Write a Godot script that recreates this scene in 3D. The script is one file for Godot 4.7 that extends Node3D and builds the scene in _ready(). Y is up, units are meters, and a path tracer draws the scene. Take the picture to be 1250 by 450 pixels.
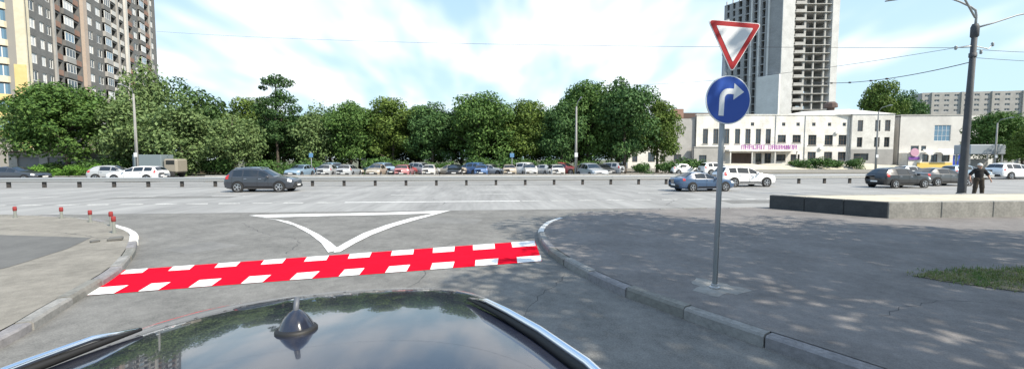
extends Node3D
# A street corner: side street with give-way markings meeting a wide avenue, seen from above a parked car's roof.
# Axes: y up, camera looks along -z. The avenue runs 5 degrees off the x axis.

var counts := {}
var M := {}
var cache := {}
var rng := RandomNumberGenerator.new()
const ROAD_YAW := 0.0873
const TO_SUN := Vector3(0.8, 1.0, 0.6)

func _ready():
	rng.seed = 7
	# ---- camera, sky, sun, exposure ----
	var cam := Camera3D.new()
	cam.name = "camera"
	cam.fov = 48.46
	cam.position = Vector3(0, 2.1, 0)
	cam.rotation_degrees = Vector3(-3.5, 0, 0)
	cam.near = 0.05
	cam.far = 3000.0
	add_child(cam)
	cam.current = true
	var env := Environment.new()
	env.background_mode = Environment.BG_SKY
	env.tonemap_mode = Environment.TONE_MAPPER_LINEAR
	env.tonemap_exposure = 1.5
	env.sdfgi_enabled = true
	env.ssao_enabled = true
	env.ssil_enabled = true
	var sky := Sky.new()
	var pano := PanoramaSkyMaterial.new()
	pano.panorama = sky_texture()
	sky.sky_material = pano
	env.sky = sky
	var we := WorldEnvironment.new()
	we.name = "world_environment"
	we.environment = env
	add_child(we)
	var sun := DirectionalLight3D.new()
	sun.name = "sun"
	sun.light_energy = 1.5
	sun.light_angular_distance = 0.53
	sun.light_color = Color(1.0, 0.96, 0.89)
	sun.shadow_enabled = true
	add_child(sun)
	sun.look_at_from_position(Vector3(0, 50, 0), Vector3(0, 50, 0) - TO_SUN, Vector3.UP)
	# ---- everything else ----
	make_materials()
	build_ground()
	build_markings()
	build_kerbs()
	build_terrace()
	build_buildings()
	build_trees()
	build_rail()
	build_traffic()
	build_own_car()
	build_road_sign()
	build_lamps_and_wires()
	build_small_things()
	build_person()
	build_grass()

func sky_texture() -> ImageTexture:
	# white summer cloud sheet with pale blue openings; the same all the way round
	var w := 1024
	var h := 512
	var img := Image.create_empty(w, h, false, Image.FORMAT_RGBF)
	var n := FastNoiseLite.new()
	n.seed = 11
	n.noise_type = FastNoiseLite.TYPE_SIMPLEX_SMOOTH
	n.frequency = 0.55
	n.fractal_octaves = 5
	var n2 := FastNoiseLite.new()
	n2.seed = 23
	n2.noise_type = FastNoiseLite.TYPE_SIMPLEX_SMOOTH
	n2.frequency = 1.7
	n2.fractal_octaves = 4
	for j in h:
		var el := (0.5 - (j + 0.5) / h) * PI
		for i in w:
			var az := (i + 0.5) / w * TAU
			var c := Color(0.30, 0.31, 0.30)
			if el > -0.03:
				var y: float = max(sin(el), 0.0)
				var k := 1.0 / (y + 0.22)
				var p := Vector3(cos(az) * cos(el) * k, 0.0, sin(az) * cos(el) * k)
				var a := n.get_noise_3d(p.x * 0.8, 3.0, p.z * 1.5) * 0.5 + 0.5
				var b := n2.get_noise_3d(p.x * 0.7, 9.0, p.z * 1.9) * 0.5 + 0.5
				var cover: float = smoothstep(0.465, 0.68, a * 0.72 + b * 0.28)
				var blue := Color(0.47, 0.65, 0.75).lerp(Color(0.27, 0.45, 0.72), smoothstep(0.05, 0.65, y))
				var cloud := Color(0.90, 0.93, 0.95)
				c = blue.lerp(cloud, cover * 0.9)
			img.set_pixel(i, j, c)
	return ImageTexture.create_from_image(img)

# ---------------------------------------------------------------- helpers
func numbered(n: String) -> String:
	if not counts.has(n):
		counts[n] = 0
		return n
	counts[n] += 1
	return "%s_%03d" % [n, counts[n]]

func thing(called: String, label: String, category: String, at := Vector3.ZERO, turn := 0.0, group := "") -> Node3D:
	var o := Node3D.new()
	o.name = numbered(called)
	add_child(o)
	o.position = at
	o.rotation.y = turn
	tag(o, label, category, group)
	return o

func tag(o: Node, label: String, category: String, group := ""):
	o.set_meta("label", label)
	o.set_meta("category", category)
	if group != "":
		o.set_meta("group", group)

func struct(called: String, at := Vector3.ZERO, turn := 0.0) -> Node3D:
	var o := Node3D.new()
	o.name = numbered(called)
	add_child(o)
	o.position = at
	o.rotation.y = turn
	o.set_meta("kind", "structure")
	return o

func struct_mesh(st: SurfaceTool, called: String, m: Material) -> MeshInstance3D:
	var o := part(st, numbered(called), m, self)
	o.set_meta("kind", "structure")
	return o

func dup(src: Node3D, called: String, label: String, at: Vector3, turn: float, group := "") -> Node3D:
	var o: Node3D = src.duplicate()
	o.name = numbered(called)
	add_child(o)
	o.position = at
	o.rotation.y = turn
	o.set_meta("label", label)
	if group != "":
		o.set_meta("group", group)
	return o

func ms(flat := true) -> SurfaceTool:
	var st := SurfaceTool.new()
	st.begin(Mesh.PRIMITIVE_TRIANGLES)
	st.set_smooth_group(-1 if flat else 0)
	return st

func commit(st: SurfaceTool) -> ArrayMesh:
	st.generate_normals()
	return st.commit()

func part(st: SurfaceTool, called: String, m: Material, parent: Node) -> MeshInstance3D:
	return put(commit(st), called, m, parent)

func put(mesh: Mesh, called: String, m: Material, parent: Node, at := Vector3.ZERO, turn := 0.0) -> MeshInstance3D:
	var o := MeshInstance3D.new()
	o.name = called
	o.mesh = mesh
	if m != null:
		o.material_override = m
	parent.add_child(o, true)
	o.position = at
	o.rotation.y = turn
	return o

func tri(st: SurfaceTool, a: Vector3, b: Vector3, c: Vector3):
	st.add_vertex(a)
	st.add_vertex(b)
	st.add_vertex(c)

func quad(st: SurfaceTool, a: Vector3, b: Vector3, c: Vector3, d: Vector3):   # clockwise seen from the front
	tri(st, a, b, c)
	tri(st, a, c, d)

func box(st: SurfaceTool, c: Vector3, s: Vector3, bs := Basis()):
	var h := s * 0.5
	var ax := [bs.x * h.x, bs.y * h.y, bs.z * h.z]
	for k in 3:
		var n: Vector3 = ax[k]
		var u: Vector3 = ax[(k + 1) % 3]
		var v: Vector3 = ax[(k + 2) % 3]
		quad(st, c + n - u - v, c + n - u + v, c + n + u + v, c + n + u - v)
		quad(st, c - n - u - v, c - n + u - v, c - n + u + v, c - n - u + v)

func span(st: SurfaceTool, a: Vector3, b: Vector3):   # axis-aligned box between two corners
	box(st, (a + b) * 0.5, (b - a).abs())

func bevel_box(st: SurfaceTool, c: Vector3, s: Vector3, r: float, bs := Basis()):
	# a box whose twelve edges are chamfered by r
	var h := s * 0.5
	var pts := {}
	for sx in [-1, 1]:
		for sy in [-1, 1]:
			for sz in [-1, 1]:
				for k in 3:
					var p := Vector3(sx * (h.x - r), sy * (h.y - r), sz * (h.z - r))
					p[k] = [sx, sy, sz][k] * h[k]
					pts[[sx, sy, sz, k]] = c + bs * p
	for k in 3:
		var u := (k + 1) % 3
		var v := (k + 2) % 3
		for sg in [-1, 1]:
			var q := []
			for e in [[-1, -1], [-1, 1], [1, 1], [1, -1]]:
				var key := [0, 0, 0, k]
				key[k] = sg
				key[u] = e[0]
				key[v] = e[1]
				q.append(pts[key])
			if sg > 0:
				quad(st, q[0], q[1], q[2], q[3])
			else:
				quad(st, q[3], q[2], q[1], q[0])
		for su in [-1, 1]:
			for sv in [-1, 1]:
				var ka := [0, 0, 0, u]
				var kb := [0, 0, 0, v]
				ka[u] = su
				ka[v] = sv
				kb[u] = su
				kb[v] = sv
				ka[k] = -1
				kb[k] = -1
				var a0: Vector3 = pts[ka]
				var b0: Vector3 = pts[kb]
				ka[k] = 1
				kb[k] = 1
				var a1: Vector3 = pts[ka]
				var b1: Vector3 = pts[kb]
				if su * sv > 0:
					quad(st, a0, a1, b1, b0)
				else:
					quad(st, b0, b1, a1, a0)
	for sx in [-1, 1]:
		for sy in [-1, 1]:
			for sz in [-1, 1]:
				var a: Vector3 = pts[[sx, sy, sz, 0]]
				var b: Vector3 = pts[[sx, sy, sz, 1]]
				var d: Vector3 = pts[[sx, sy, sz, 2]]
				if sx * sy * sz > 0:
					tri(st, a, d, b)
				else:
					tri(st, a, b, d)

func tube(st: SurfaceTool, pts: Array, radii: Array, sides := 8, caps := true):
	var rings := []
	var ref := Vector3(0.31, 0.17, 0.93)
	for i in pts.size():
		var t: Vector3 = (pts[min(i + 1, pts.size() - 1)] - pts[max(i - 1, 0)]).normalized()
		var u := ref - t * ref.dot(t)
		if u.length() < 0.1:
			u = Vector3(1, 0, 0) - t * t.x
		u = u.normalized()
		ref = u
		var v := t.cross(u)
		var ring := []
		var r: float = radii[min(i, radii.size() - 1)]
		for k in sides:
			var a := TAU * k / sides
			ring.append(pts[i] + (u * cos(a) + v * sin(a)) * r)
		rings.append(ring)
	for i in rings.size() - 1:
		for k in sides:
			var l := (k + 1) % sides
			quad(st, rings[i][k], rings[i][l], rings[i + 1][l], rings[i + 1][k])
	if caps:
		for k in range(1, sides - 1):
			tri(st, rings[0][0], rings[0][k + 1], rings[0][k])
			var e: Array = rings[-1]
			tri(st, e[0], e[k], e[k + 1])

func lathe(st: SurfaceTool, profile: Array, sides := 16, xf := Transform3D()):
	# profile of [radius, height] from the bottom up, round the y axis
	for i in profile.size() - 1:
		for k in sides:
			var a := TAU * k / sides
			var b := TAU * (k + 1) / sides
			var r0: float = profile[i][0]
			var r1: float = profile[i + 1][0]
			var p := xf * Vector3(cos(a) * r0, profile[i][1], sin(a) * r0)
			var q := xf * Vector3(cos(b) * r0, profile[i][1], sin(b) * r0)
			var r := xf * Vector3(cos(b) * r1, profile[i + 1][1], sin(b) * r1)
			var s := xf * Vector3(cos(a) * r1, profile[i + 1][1], sin(a) * r1)
			if r0 > 0.0:
				tri(st, p, r, q)
			if r1 > 0.0:
				tri(st, p, s, r)

func sheet(st: SurfaceTool, poly: Array, y: float, uv_scale := 0.0):
	# a flat polygon of [x, z] points facing up
	var pv := PackedVector2Array()
	for p in poly:
		pv.append(Vector2(p[0], p[1]))
	var idx := Geometry2D.triangulate_polygon(pv)
	for i in range(0, idx.size(), 3):
		var a := Vector3(pv[idx[i]].x, y, pv[idx[i]].y)
		var b := Vector3(pv[idx[i + 1]].x, y, pv[idx[i + 1]].y)
		var c := Vector3(pv[idx[i + 2]].x, y, pv[idx[i + 2]].y)
		if (c - a).cross(b - a).y < 0.0:
			var t := b
			b = c
			c = t
		for v in [a, b, c]:
			if uv_scale > 0.0:
				st.set_uv(Vector2(v.x, v.z) * uv_scale)
			st.add_vertex(v)

func slab(st: SurfaceTool, poly: Array, y0: float, y1: float):
	# a polygon of [x, z] points with thickness
	sheet(st, poly, y1)
	var area := 0.0
	for i in poly.size():
		var p: Array = poly[i]
		var q: Array = poly[(i + 1) % poly.size()]
		area += p[0] * q[1] - q[0] * p[1]
	for i in poly.size():
		var p: Array = poly[i]
		var q: Array = poly[(i + 1) % poly.size()]
		if area < 0.0:
			var t := p
			p = q
			q = t
		quad(st, Vector3(q[0], y0, q[1]), Vector3(q[0], y1, q[1]), Vector3(p[0], y1, p[1]), Vector3(p[0], y0, p[1]))

func wall_holes(st: SurfaceTool, x0: float, x1: float, y0: float, y1: float, holes: Array, depth: float):
	# a wall facing +z at z = 0 with rectangular openings [x0, x1, y0, y1] that are depth deep
	var xs := [x0, x1]
	var ys := [y0, y1]
	for h in holes:
		xs.append_array([h[0], h[1]])
		ys.append_array([h[2], h[3]])
	xs.sort()
	ys.sort()
	for i in xs.size() - 1:
		if xs[i + 1] - xs[i] < 0.001:
			continue
		var cx: float = (xs[i] + xs[i + 1]) * 0.5
		var mine := []
		for h in holes:
			if cx > h[0] and cx < h[1]:
				mine.append(h)
		var from := y0
		mine.sort_custom(func(a, b): return a[2] < b[2])
		for h in mine:
			if h[2] > from + 0.001:
				quad(st, Vector3(xs[i], from, 0), Vector3(xs[i], h[2], 0), Vector3(xs[i + 1], h[2], 0), Vector3(xs[i + 1], from, 0))
			from = h[3]
		if y1 > from + 0.001:
			quad(st, Vector3(xs[i], from, 0), Vector3(xs[i], y1, 0), Vector3(xs[i + 1], y1, 0), Vector3(xs[i + 1], from, 0))
	for h in holes:
		var a := Vector3(h[0], h[2], 0)
		var b := Vector3(h[1], h[2], 0)
		var c := Vector3(h[1], h[3], 0)
		var d := Vector3(h[0], h[3], 0)
		var k := Vector3(0, 0, -depth)
		quad(st, a, a + k, d + k, d)
		quad(st, b, c, c + k, b + k)
		quad(st, a, b, b + k, a + k)
		quad(st, d, d + k, c + k, c)

func smooth_path(pts: Array, step: float) -> Array:
	# Catmull-Rom through [x, z] points, resampled evenly
	var dense := []
	for i in pts.size() - 1:
		var a: Vector2 = v2(pts[max(i - 1, 0)])
		var b: Vector2 = v2(pts[i])
		var c: Vector2 = v2(pts[i + 1])
		var d: Vector2 = v2(pts[min(i + 2, pts.size() - 1)])
		for k in 12:
			dense.append(b.cubic_interpolate(c, a, d, k / 12.0))
	dense.append(v2(pts[-1]))
	var out := [dense[0]]
	var left := step
	for i in dense.size() - 1:
		var p: Vector2 = dense[i]
		var q: Vector2 = dense[i + 1]
		var len := p.distance_to(q)
		var at := 0.0
		while len - at >= left:
			at += left
			out.append(p.lerp(q, at / len))
			left = step
		left -= len - at
	return out

func v2(p: Array) -> Vector2:
	return Vector2(p[0], p[1])

# ---------------------------------------------------------------- materials
func mat(r: float, g: float, b: float, rough := 0.8, metal := 0.0) -> StandardMaterial3D:
	var m := StandardMaterial3D.new()
	m.albedo_color = Color(r, g, b).linear_to_srgb()
	m.roughness = rough
	m.metallic = metal
	return m

func paint(r: float, g: float, b: float) -> StandardMaterial3D:
	var m := mat(r, g, b, 0.32)
	m.clearcoat_enabled = true
	m.clearcoat = 0.8
	m.clearcoat_roughness = 0.05
	return m

func grain_image(size: int, seed_: int, dark: Color, light: Color, coarse: float, mid: float, fine: float, stretch := 1.0, f_coarse := 0.006, f_mid := 0.035) -> Image:
	# two scales of noise and a speckle of single grains, between two linear colours; seamless
	var n := FastNoiseLite.new()
	n.seed = seed_
	n.frequency = f_coarse
	n.fractal_octaves = 4
	var sw := size
	var sh := int(size / stretch)
	var a := n.get_seamless_image(sw, sh)
	n.seed = seed_ + 1
	n.frequency = f_mid
	n.fractal_octaves = 3
	var b := n.get_seamless_image(sw, sh)
	if stretch != 1.0:
		a.resize(size, size)
		b.resize(size, size)
	a.convert(Image.FORMAT_L8)
	b.convert(Image.FORMAT_L8)
	var da := a.get_data()
	var db := b.get_data()
	var lut := PackedByteArray()
	for i in 256:
		var c := dark.lerp(light, i / 255.0).linear_to_srgb()
		lut.append_array([c.r8, c.g8, c.b8])
	var out := PackedByteArray()
	out.resize(size * size * 3)
	var r := RandomNumberGenerator.new()
	r.seed = seed_
	for i in size * size:
		var v: float = 127.0 + (da[i] - 127) * coarse + (db[i] - 127) * mid + (r.randf() - 0.5) * 255.0 * fine
		var k := clampi(int(v), 0, 255) * 3
		out[i * 3] = lut[k]
		out[i * 3 + 1] = lut[k + 1]
		out[i * 3 + 2] = lut[k + 2]
	return Image.create_from_data(size, size, false, Image.FORMAT_RGB8, out)

func textured(img: Image, metres: float, rough: float, relief := 0.0) -> StandardMaterial3D:
	var m := StandardMaterial3D.new()
	var t := ImageTexture.create_from_image(img)
	m.albedo_texture = t
	m.roughness = rough
	m.uv1_triplanar = true
	m.uv1_world_triplanar = true
	m.uv1_scale = Vector3.ONE / metres
	if relief > 0.0:
		m.heightmap_enabled = true
		m.heightmap_scale = relief
		m.heightmap_texture = t
	return m

func make_materials():
	var asphalt := grain_image(1024, 3, Color(0.08, 0.079, 0.075), Color(0.22, 0.216, 0.204), 0.5, 0.38, 0.6)
	M.street = textured(asphalt, 9.0, 0.9, 0.25)
	var avenue := grain_image(1024, 13, Color(0.17, 0.17, 0.168), Color(0.33, 0.33, 0.325), 0.7, 0.35, 0.22, 8.0)
	M.avenue = StandardMaterial3D.new()
	M.avenue.albedo_texture = ImageTexture.create_from_image(avenue)
	M.avenue.roughness = 0.88
	M.avenue.uv1_scale = Vector3(1, 1, 1)
	var walk := grain_image(1024, 31, Color(0.095, 0.089, 0.087), Color(0.225, 0.211, 0.204), 0.5, 0.36, 0.55)
	M.walk = textured(walk, 8.0, 0.92, 0.2)
	var plaza := grain_image(1024, 41, Color(0.128, 0.119, 0.102), Color(0.266, 0.249, 0.216), 0.6, 0.5, 0.45)
	M.plaza = textured(plaza, 9.0, 0.92, 0.15)
	var dark := grain_image(512, 51, Color(0.075, 0.075, 0.073), Color(0.145, 0.145, 0.14), 0.5, 0.3, 0.35)
	M.patch = textured(dark, 4.0, 0.92, 0.2)
	M.patch_light = textured(grain_image(512, 52, Color(0.10, 0.10, 0.098), Color(0.21, 0.208, 0.20), 0.5, 0.3, 0.35), 4.0, 0.92, 0.0)
	var gran := grain_image(512, 61, Color(0.12, 0.12, 0.116), Color(0.32, 0.315, 0.30), 0.5, 0.6, 0.6)
	M.kerb = []
	for k in 3:
		var m := textured(gran, 1.5, 0.85, 0.12)
		m.albedo_color = [Color(1, 1, 1), Color(0.9, 0.9, 0.88), Color(0.96, 0.95, 0.98)][k]
		M.kerb.append(m)
	var lime := grain_image(512, 71, Color(0.42, 0.42, 0.41), Color(0.78, 0.78, 0.76), 0.5, 0.5, 0.3)
	M.kerb_white = textured(lime, 1.5, 0.8, 0.05)
	M.earth = textured(grain_image(512, 81, Color(0.05, 0.055, 0.03), Color(0.13, 0.13, 0.08), 0.6, 0.4, 0.35), 6.0, 1.0, 0.0)
	M.lot = textured(grain_image(512, 91, Color(0.16, 0.16, 0.158), Color(0.27, 0.27, 0.265), 0.6, 0.3, 0.25), 12.0, 0.9, 0.0)
	M.line = textured(grain_image(512, 101, Color(0.45, 0.45, 0.44), Color(0.80, 0.80, 0.79), 0.5, 0.55, 0.35), 2.0, 0.75, 0.0)
	M.line_worn = textured(grain_image(512, 102, Color(0.22, 0.22, 0.215), Color(0.62, 0.62, 0.60), 0.5, 0.75, 0.4), 2.5, 0.85, 0.0)
	M.red_paint = textured(grain_image(512, 103, Color(0.58, 0.004, 0.018), Color(0.76, 0.008, 0.03), 0.3, 0.3, 0.25), 2.0, 0.95, 0.0)
	M.red_paint.metallic_specular = 0.1
	M.white_paint = textured(grain_image(512, 104, Color(0.62, 0.62, 0.61), Color(0.84, 0.84, 0.83), 0.3, 0.35, 0.25), 2.0, 0.7, 0.0)
	M.granite_dark = textured(grain_image(512, 111, Color(0.03, 0.034, 0.036), Color(0.09, 0.095, 0.10), 0.4, 0.4, 0.5), 1.2, 0.75, 0.0)
	M.granite_dark.metallic_specular = 0.25
	M.beige_wall = textured(grain_image(256, 152, Color(0.46, 0.45, 0.43), Color(0.64, 0.63, 0.60), 0.7, 0.35, 0.15), 12.0, 0.9, 0.0)
	M.concrete = textured(grain_image(512, 121, Color(0.24, 0.235, 0.225), Color(0.46, 0.45, 0.42), 0.6, 0.4, 0.3), 3.0, 0.9, 0.1)
	M.soil = textured(grain_image(256, 82, Color(0.09, 0.08, 0.05), Color(0.20, 0.175, 0.12), 0.6, 0.5, 0.4), 2.0, 1.0, 0.0)
	M.cement = textured(grain_image(256, 122, Color(0.17, 0.165, 0.155), Color(0.34, 0.33, 0.31), 0.6, 0.5, 0.4), 1.2, 0.95, 0.0)
	M.block = textured(grain_image(512, 123, Color(0.15, 0.15, 0.145), Color(0.32, 0.318, 0.30), 0.6, 0.6, 0.4), 2.0, 0.92, 0.0)
	M.tar = mat(0.05, 0.05, 0.052, 0.8)
	M.sandy = textured(grain_image(512, 131, Color(0.36, 0.33, 0.26), Color(0.56, 0.52, 0.43), 0.6, 0.4, 0.25), 4.0, 0.92, 0.0)
	M.stucco = textured(grain_image(512, 141, Color(0.50, 0.485, 0.45), Color(0.80, 0.785, 0.745), 0.75, 0.5, 0.15), 11.0, 0.9, 0.0)
	M.stucco_grey = textured(grain_image(512, 151, Color(0.28, 0.275, 0.265), Color(0.42, 0.41, 0.395), 0.7, 0.35, 0.15), 12.0, 0.9, 0.0)
	M.brick_grey = textured(grain_image(512, 161, Color(0.095, 0.096, 0.096), Color(0.205, 0.205, 0.203), 0.6, 0.5, 0.25), 9.0, 0.9, 0.0)
	M.brick_red = textured(grain_image(256, 171, Color(0.20, 0.115, 0.085), Color(0.33, 0.21, 0.165), 0.5, 0.5, 0.3), 5.0, 0.9, 0.0)
	M.salmon = textured(grain_image(256, 172, Color(0.36, 0.29, 0.24), Color(0.48, 0.41, 0.355), 0.5, 0.5, 0.2), 6.0, 0.9, 0.0)
	M.cream = textured(grain_image(256, 173, Color(0.50, 0.45, 0.33), Color(0.68, 0.63, 0.50), 0.5, 0.5, 0.15), 8.0, 0.9, 0.0)
	M.yellow_wall = textured(grain_image(256, 174, Color(0.56, 0.42, 0.17), Color(0.70, 0.56, 0.28), 0.5, 0.5, 0.15), 8.0, 0.9, 0.0)
	M.tower = textured(grain_image(512, 181, Color(0.33, 0.325, 0.31), Color(0.52, 0.51, 0.49), 0.7, 0.5, 0.2), 15.0, 0.92, 0.0)
	M.tower_panel = textured(grain_image(512, 183, Color(0.50, 0.50, 0.49), Color(0.70, 0.70, 0.69), 0.7, 0.4, 0.15), 15.0, 0.92, 0.0)
	M.tower_block = textured(grain_image(512, 184, Color(0.22, 0.225, 0.23), Color(0.36, 0.365, 0.37), 0.7, 0.5, 0.2), 12.0, 0.92, 0.0)
	M.interior = mat(0.26, 0.25, 0.235, 0.9)
	M.frame = mat(0.72, 0.72, 0.70, 0.5)
	M.frame_brown = mat(0.10, 0.07, 0.05, 0.6)
	M.pane = mat(0.035, 0.045, 0.055, 0.06)
	M.pane.metallic_specular = 0.9
	M.pane_blue = mat(0.10, 0.19, 0.28, 0.08)
	M.pane_blue.metallic_specular = 0.9
	M.blind = mat(0.55, 0.56, 0.57, 0.35)
	M.roof_dark = mat(0.10, 0.07, 0.06, 0.9)
	M.glass = mat(0.012, 0.015, 0.018, 0.04)
	M.glass.metallic_specular = 0.8
	M.black = mat(0.012, 0.012, 0.013, 0.6)
	M.rubber = mat(0.02, 0.02, 0.021, 0.85)
	M.rim = mat(0.55, 0.56, 0.58, 0.28, 0.9)
	M.chrome = mat(0.80, 0.81, 0.83, 0.12, 1.0)
	M.steel = mat(0.45, 0.46, 0.47, 0.45, 0.7)
	M.galv = mat(0.40, 0.41, 0.41, 0.5, 0.5)
	M.pole_grey = mat(0.30, 0.32, 0.33, 0.5, 0.2)
	M.pole_dark = textured(grain_image(256, 191, Color(0.03, 0.034, 0.04), Color(0.065, 0.07, 0.08), 0.5, 0.5, 0.2), 2.0, 0.65, 0.0)
	M.pole_concrete = textured(grain_image(256, 192, Color(0.20, 0.20, 0.195), Color(0.32, 0.32, 0.31), 0.5, 0.5, 0.2), 2.0, 0.85, 0.0)
	M.lamp_red = mat(0.45, 0.02, 0.02, 0.2)
	M.lamp_clear = mat(0.75, 0.76, 0.78, 0.1, 0.2)
	M.lamp_amber = mat(0.6, 0.2, 0.03, 0.25)
	M.plate = mat(0.75, 0.75, 0.74, 0.5)
	M.sign_red = mat(0.33, 0.008, 0.014, 0.4)
	M.sign_white = mat(0.68, 0.70, 0.72, 0.45)
	M.sign_blue = mat(0.012, 0.066, 0.34, 0.4)
	M.sign_back = mat(0.42, 0.43, 0.44, 0.5, 0.4)
	M.bark = textured(grain_image(256, 201, Color(0.045, 0.036, 0.028), Color(0.13, 0.11, 0.09), 0.5, 0.6, 0.4), 1.5, 0.95, 0.3)
	M.aerial = mat(0.10, 0.11, 0.13, 0.5)
	M.wire = mat(0.03, 0.03, 0.032, 0.6)
	M.leaf = mat(1, 1, 1, 0.62)
	M.leaf.vertex_color_use_as_albedo = true
	M.leaf.backlight_enabled = true
	M.leaf.backlight = Color(0.42, 0.5, 0.18)
	M.leaf.metallic_specular = 0.35
	M.car_body = {
		"slate": paint(0.032, 0.037, 0.048), "blue": paint(0.035, 0.075, 0.15), "white": paint(0.72, 0.73, 0.74), "black": paint(0.015, 0.016, 0.018),
		"graphite": paint(0.06, 0.063, 0.066), "silver": paint(0.33, 0.35, 0.37), "old_white": paint(0.52, 0.52, 0.51), "red": paint(0.30, 0.06, 0.06), "sky": paint(0.22, 0.31, 0.40),
		"beige": paint(0.36, 0.32, 0.26), "royal": paint(0.07, 0.14, 0.30), "teal": paint(0.12, 0.25, 0.27), "yellow": paint(0.45, 0.36, 0.10), "green": paint(0.10, 0.25, 0.10), "pink": paint(0.40, 0.17, 0.18),
	}

# ---------------------------------------------------------------- ground, roads, markings, kerbs
const KERB_RIGHT := [[5.6, 16.0], [5.5, 6.0], [5.2, 2.0], [4.6, -1.2], [3.9, -2.75], [3.33, -3.71], [2.65, -4.71], [2.17, -5.45], [1.68, -6.25], [1.15, -7.55], [0.80, -9.0], [0.70, -10.3], [0.80, -11.7], [1.25, -13.15], [2.3, -14.7], [4.0, -15.7], [6.5, -16.25], [10.0, -16.75], [14.0, -17.1], [19.0, -17.55], [26.0, -18.2], [35.0, -19.0], [46.0, -20.0], [60.0, -21.3]]
const KERB_LEFT := [[-5.2, 16.0], [-5.2, 4.0], [-5.3, -1.5], [-5.5, -3.3], [-5.7, -4.45], [-6.2, -5.47], [-7.1, -7.21], [-7.98, -8.48], [-9.29, -10.06], [-10.4, -11.2], [-11.6, -12.1], [-14.0, -13.6], [-17.0, -14.55], [-20.5, -14.45], [-25.0, -14.0], [-31.0, -13.45], [-39.0, -12.7], [-49.0, -11.8], [-60.0, -10.8]]
const WALK_R := 0.15
const WALK_L := 0.12

func build_ground():
	var st := ms()
	sheet(st, [[-900, 400], [900, 400], [900, -1500], [-900, -1500]], -0.02)
	struct_mesh(st, "ground", M.earth)
	st = ms()
	sheet(st, [[-120, 40], [120, 40], [120, -40], [-120, -40]], 0.0)
	struct_mesh(st, "side_street", M.street)
	# the avenue, in its own axes: x along, z across
	st = ms()
	for i in 60:
		var x0 := -150.0 + i * 5.0
		for v in [[x0, -35.5], [x0 + 5, -35.5], [x0 + 5, -16.9], [x0, -35.5], [x0 + 5, -16.9], [x0, -16.9]]:
			st.set_uv(Vector2(v[0], v[1]) / 11.0)
			st.add_vertex(Vector3(v[0], 0.004, v[1]))
	var av := struct_mesh(st, "avenue", M.avenue)
	av.rotation.y = ROAD_YAW
	# far carriageway and car park behind the guard rail
	st = ms()
	sheet(st, [[-150, -35.0], [150, -35.0], [150, -57.0], [-150, -57.0]], 0.008)
	var lot := struct_mesh(st, "parking_lot", M.lot)
	lot.rotation.y = ROAD_YAW
	st = ms()
	slab(st, [[20, -58.0], [150, -58.0], [150, -100.0], [20, -100.0]], -0.1, 0.12)
	var fw := struct_mesh(st, "far_pavement", M.plaza)
	fw.rotation.y = ROAD_YAW
	# pavements
	var r := smooth_path(KERB_RIGHT, 0.5)
	var poly := []
	for i in r.size():
		var t: Vector2 = (r[min(i + 1, r.size() - 1)] - r[max(i - 1, 0)]).normalized()
		var p: Vector2 = r[i] + Vector2(-t.y, t.x) * 0.17
		poly.append([p.x, p.y])
	poly.append_array([[60.0, 16.0]])
	st = ms()
	sheet(st, poly, WALK_R - 0.006)
	struct_mesh(st, "pavement_right", M.walk)
	var l := smooth_path(KERB_LEFT, 0.5)
	poly = []
	for i in l.size():
		var t: Vector2 = (l[min(i + 1, l.size() - 1)] - l[max(i - 1, 0)]).normalized()
		var p: Vector2 = l[i] - Vector2(-t.y, t.x) * 0.17
		poly.append([p.x, p.y])
	poly.append_array([[-60.0, 16.0]])
	st = ms()
	sheet(st, poly, WALK_L - 0.006)
	struct_mesh(st, "pavement_left", M.plaza)
	# darker asphalt laid into the left pavement, and repairs on the street
	st = ms()
	sheet(st, [[-40, -11.4], [-22, -11.1], [-13.48, -10.67], [-10.7, -10.3], [-9.9, -9.0], [-9.3, -7.45], [-9.2, -5.8], [-40, -4.5]], WALK_L - 0.001)
	struct_mesh(st, "asphalt_patch", M.patch)
	st = ms()
	sheet(st, [[-30, -15.2], [-12.4, -13.1], [-9.6, -11.0], [-9.0, -11.7], [-12.0, -14.2], [-16, -16.2], [-30, -15.9]], 0.0012)
	sheet(st, [[1.6, -7.4], [2.0, -6.6], [3.1, -5.0], [2.9, -4.9], [1.8, -6.2], [1.25, -7.3]], 0.0012)
	# light cement collar round the sign post
	st = ms()
	var ring := []
	for k in 22:
		var a := TAU * k / 22
		var rr := 0.34 + 0.09 * sin(a * 3.0 + 0.6) + 0.05 * sin(a * 7.0)
		ring.append([3.12 + cos(a) * rr * 1.05, -6.15 + sin(a) * rr * 1.15])
	sheet(st, ring, WALK_R - 0.003)
	struct_mesh(st, "cement_patch", M.cement)
	build_cracks()

func crack(st: SurfaceTool, pts: Array, width: float, y: float, seed_: int):
	# a jagged, uneven tar-filled line through [x, z] points
	var r := RandomNumberGenerator.new()
	r.seed = seed_
	var path := smooth_path(pts, 0.16)
	var l := []
	var rr := []
	for i in path.size():
		var t: Vector2 = (path[min(i + 1, path.size() - 1)] - path[max(i - 1, 0)]).normalized()
		var nn := Vector2(-t.y, t.x)
		var p: Vector2 = path[i] + nn * r.randf_range(-0.05, 0.05)
		var w := width * r.randf_range(0.25, 1.0) * (0.3 if i == 0 or i == path.size() - 1 else 1.0)
		l.append([p.x - nn.x * w, p.y - nn.y * w])
		rr.append([p.x + nn.x * w, p.y + nn.y * w])
	for i in l.size() - 1:
		sheet(st, [l[i], rr[i], rr[i + 1], l[i + 1]], y)

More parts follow.
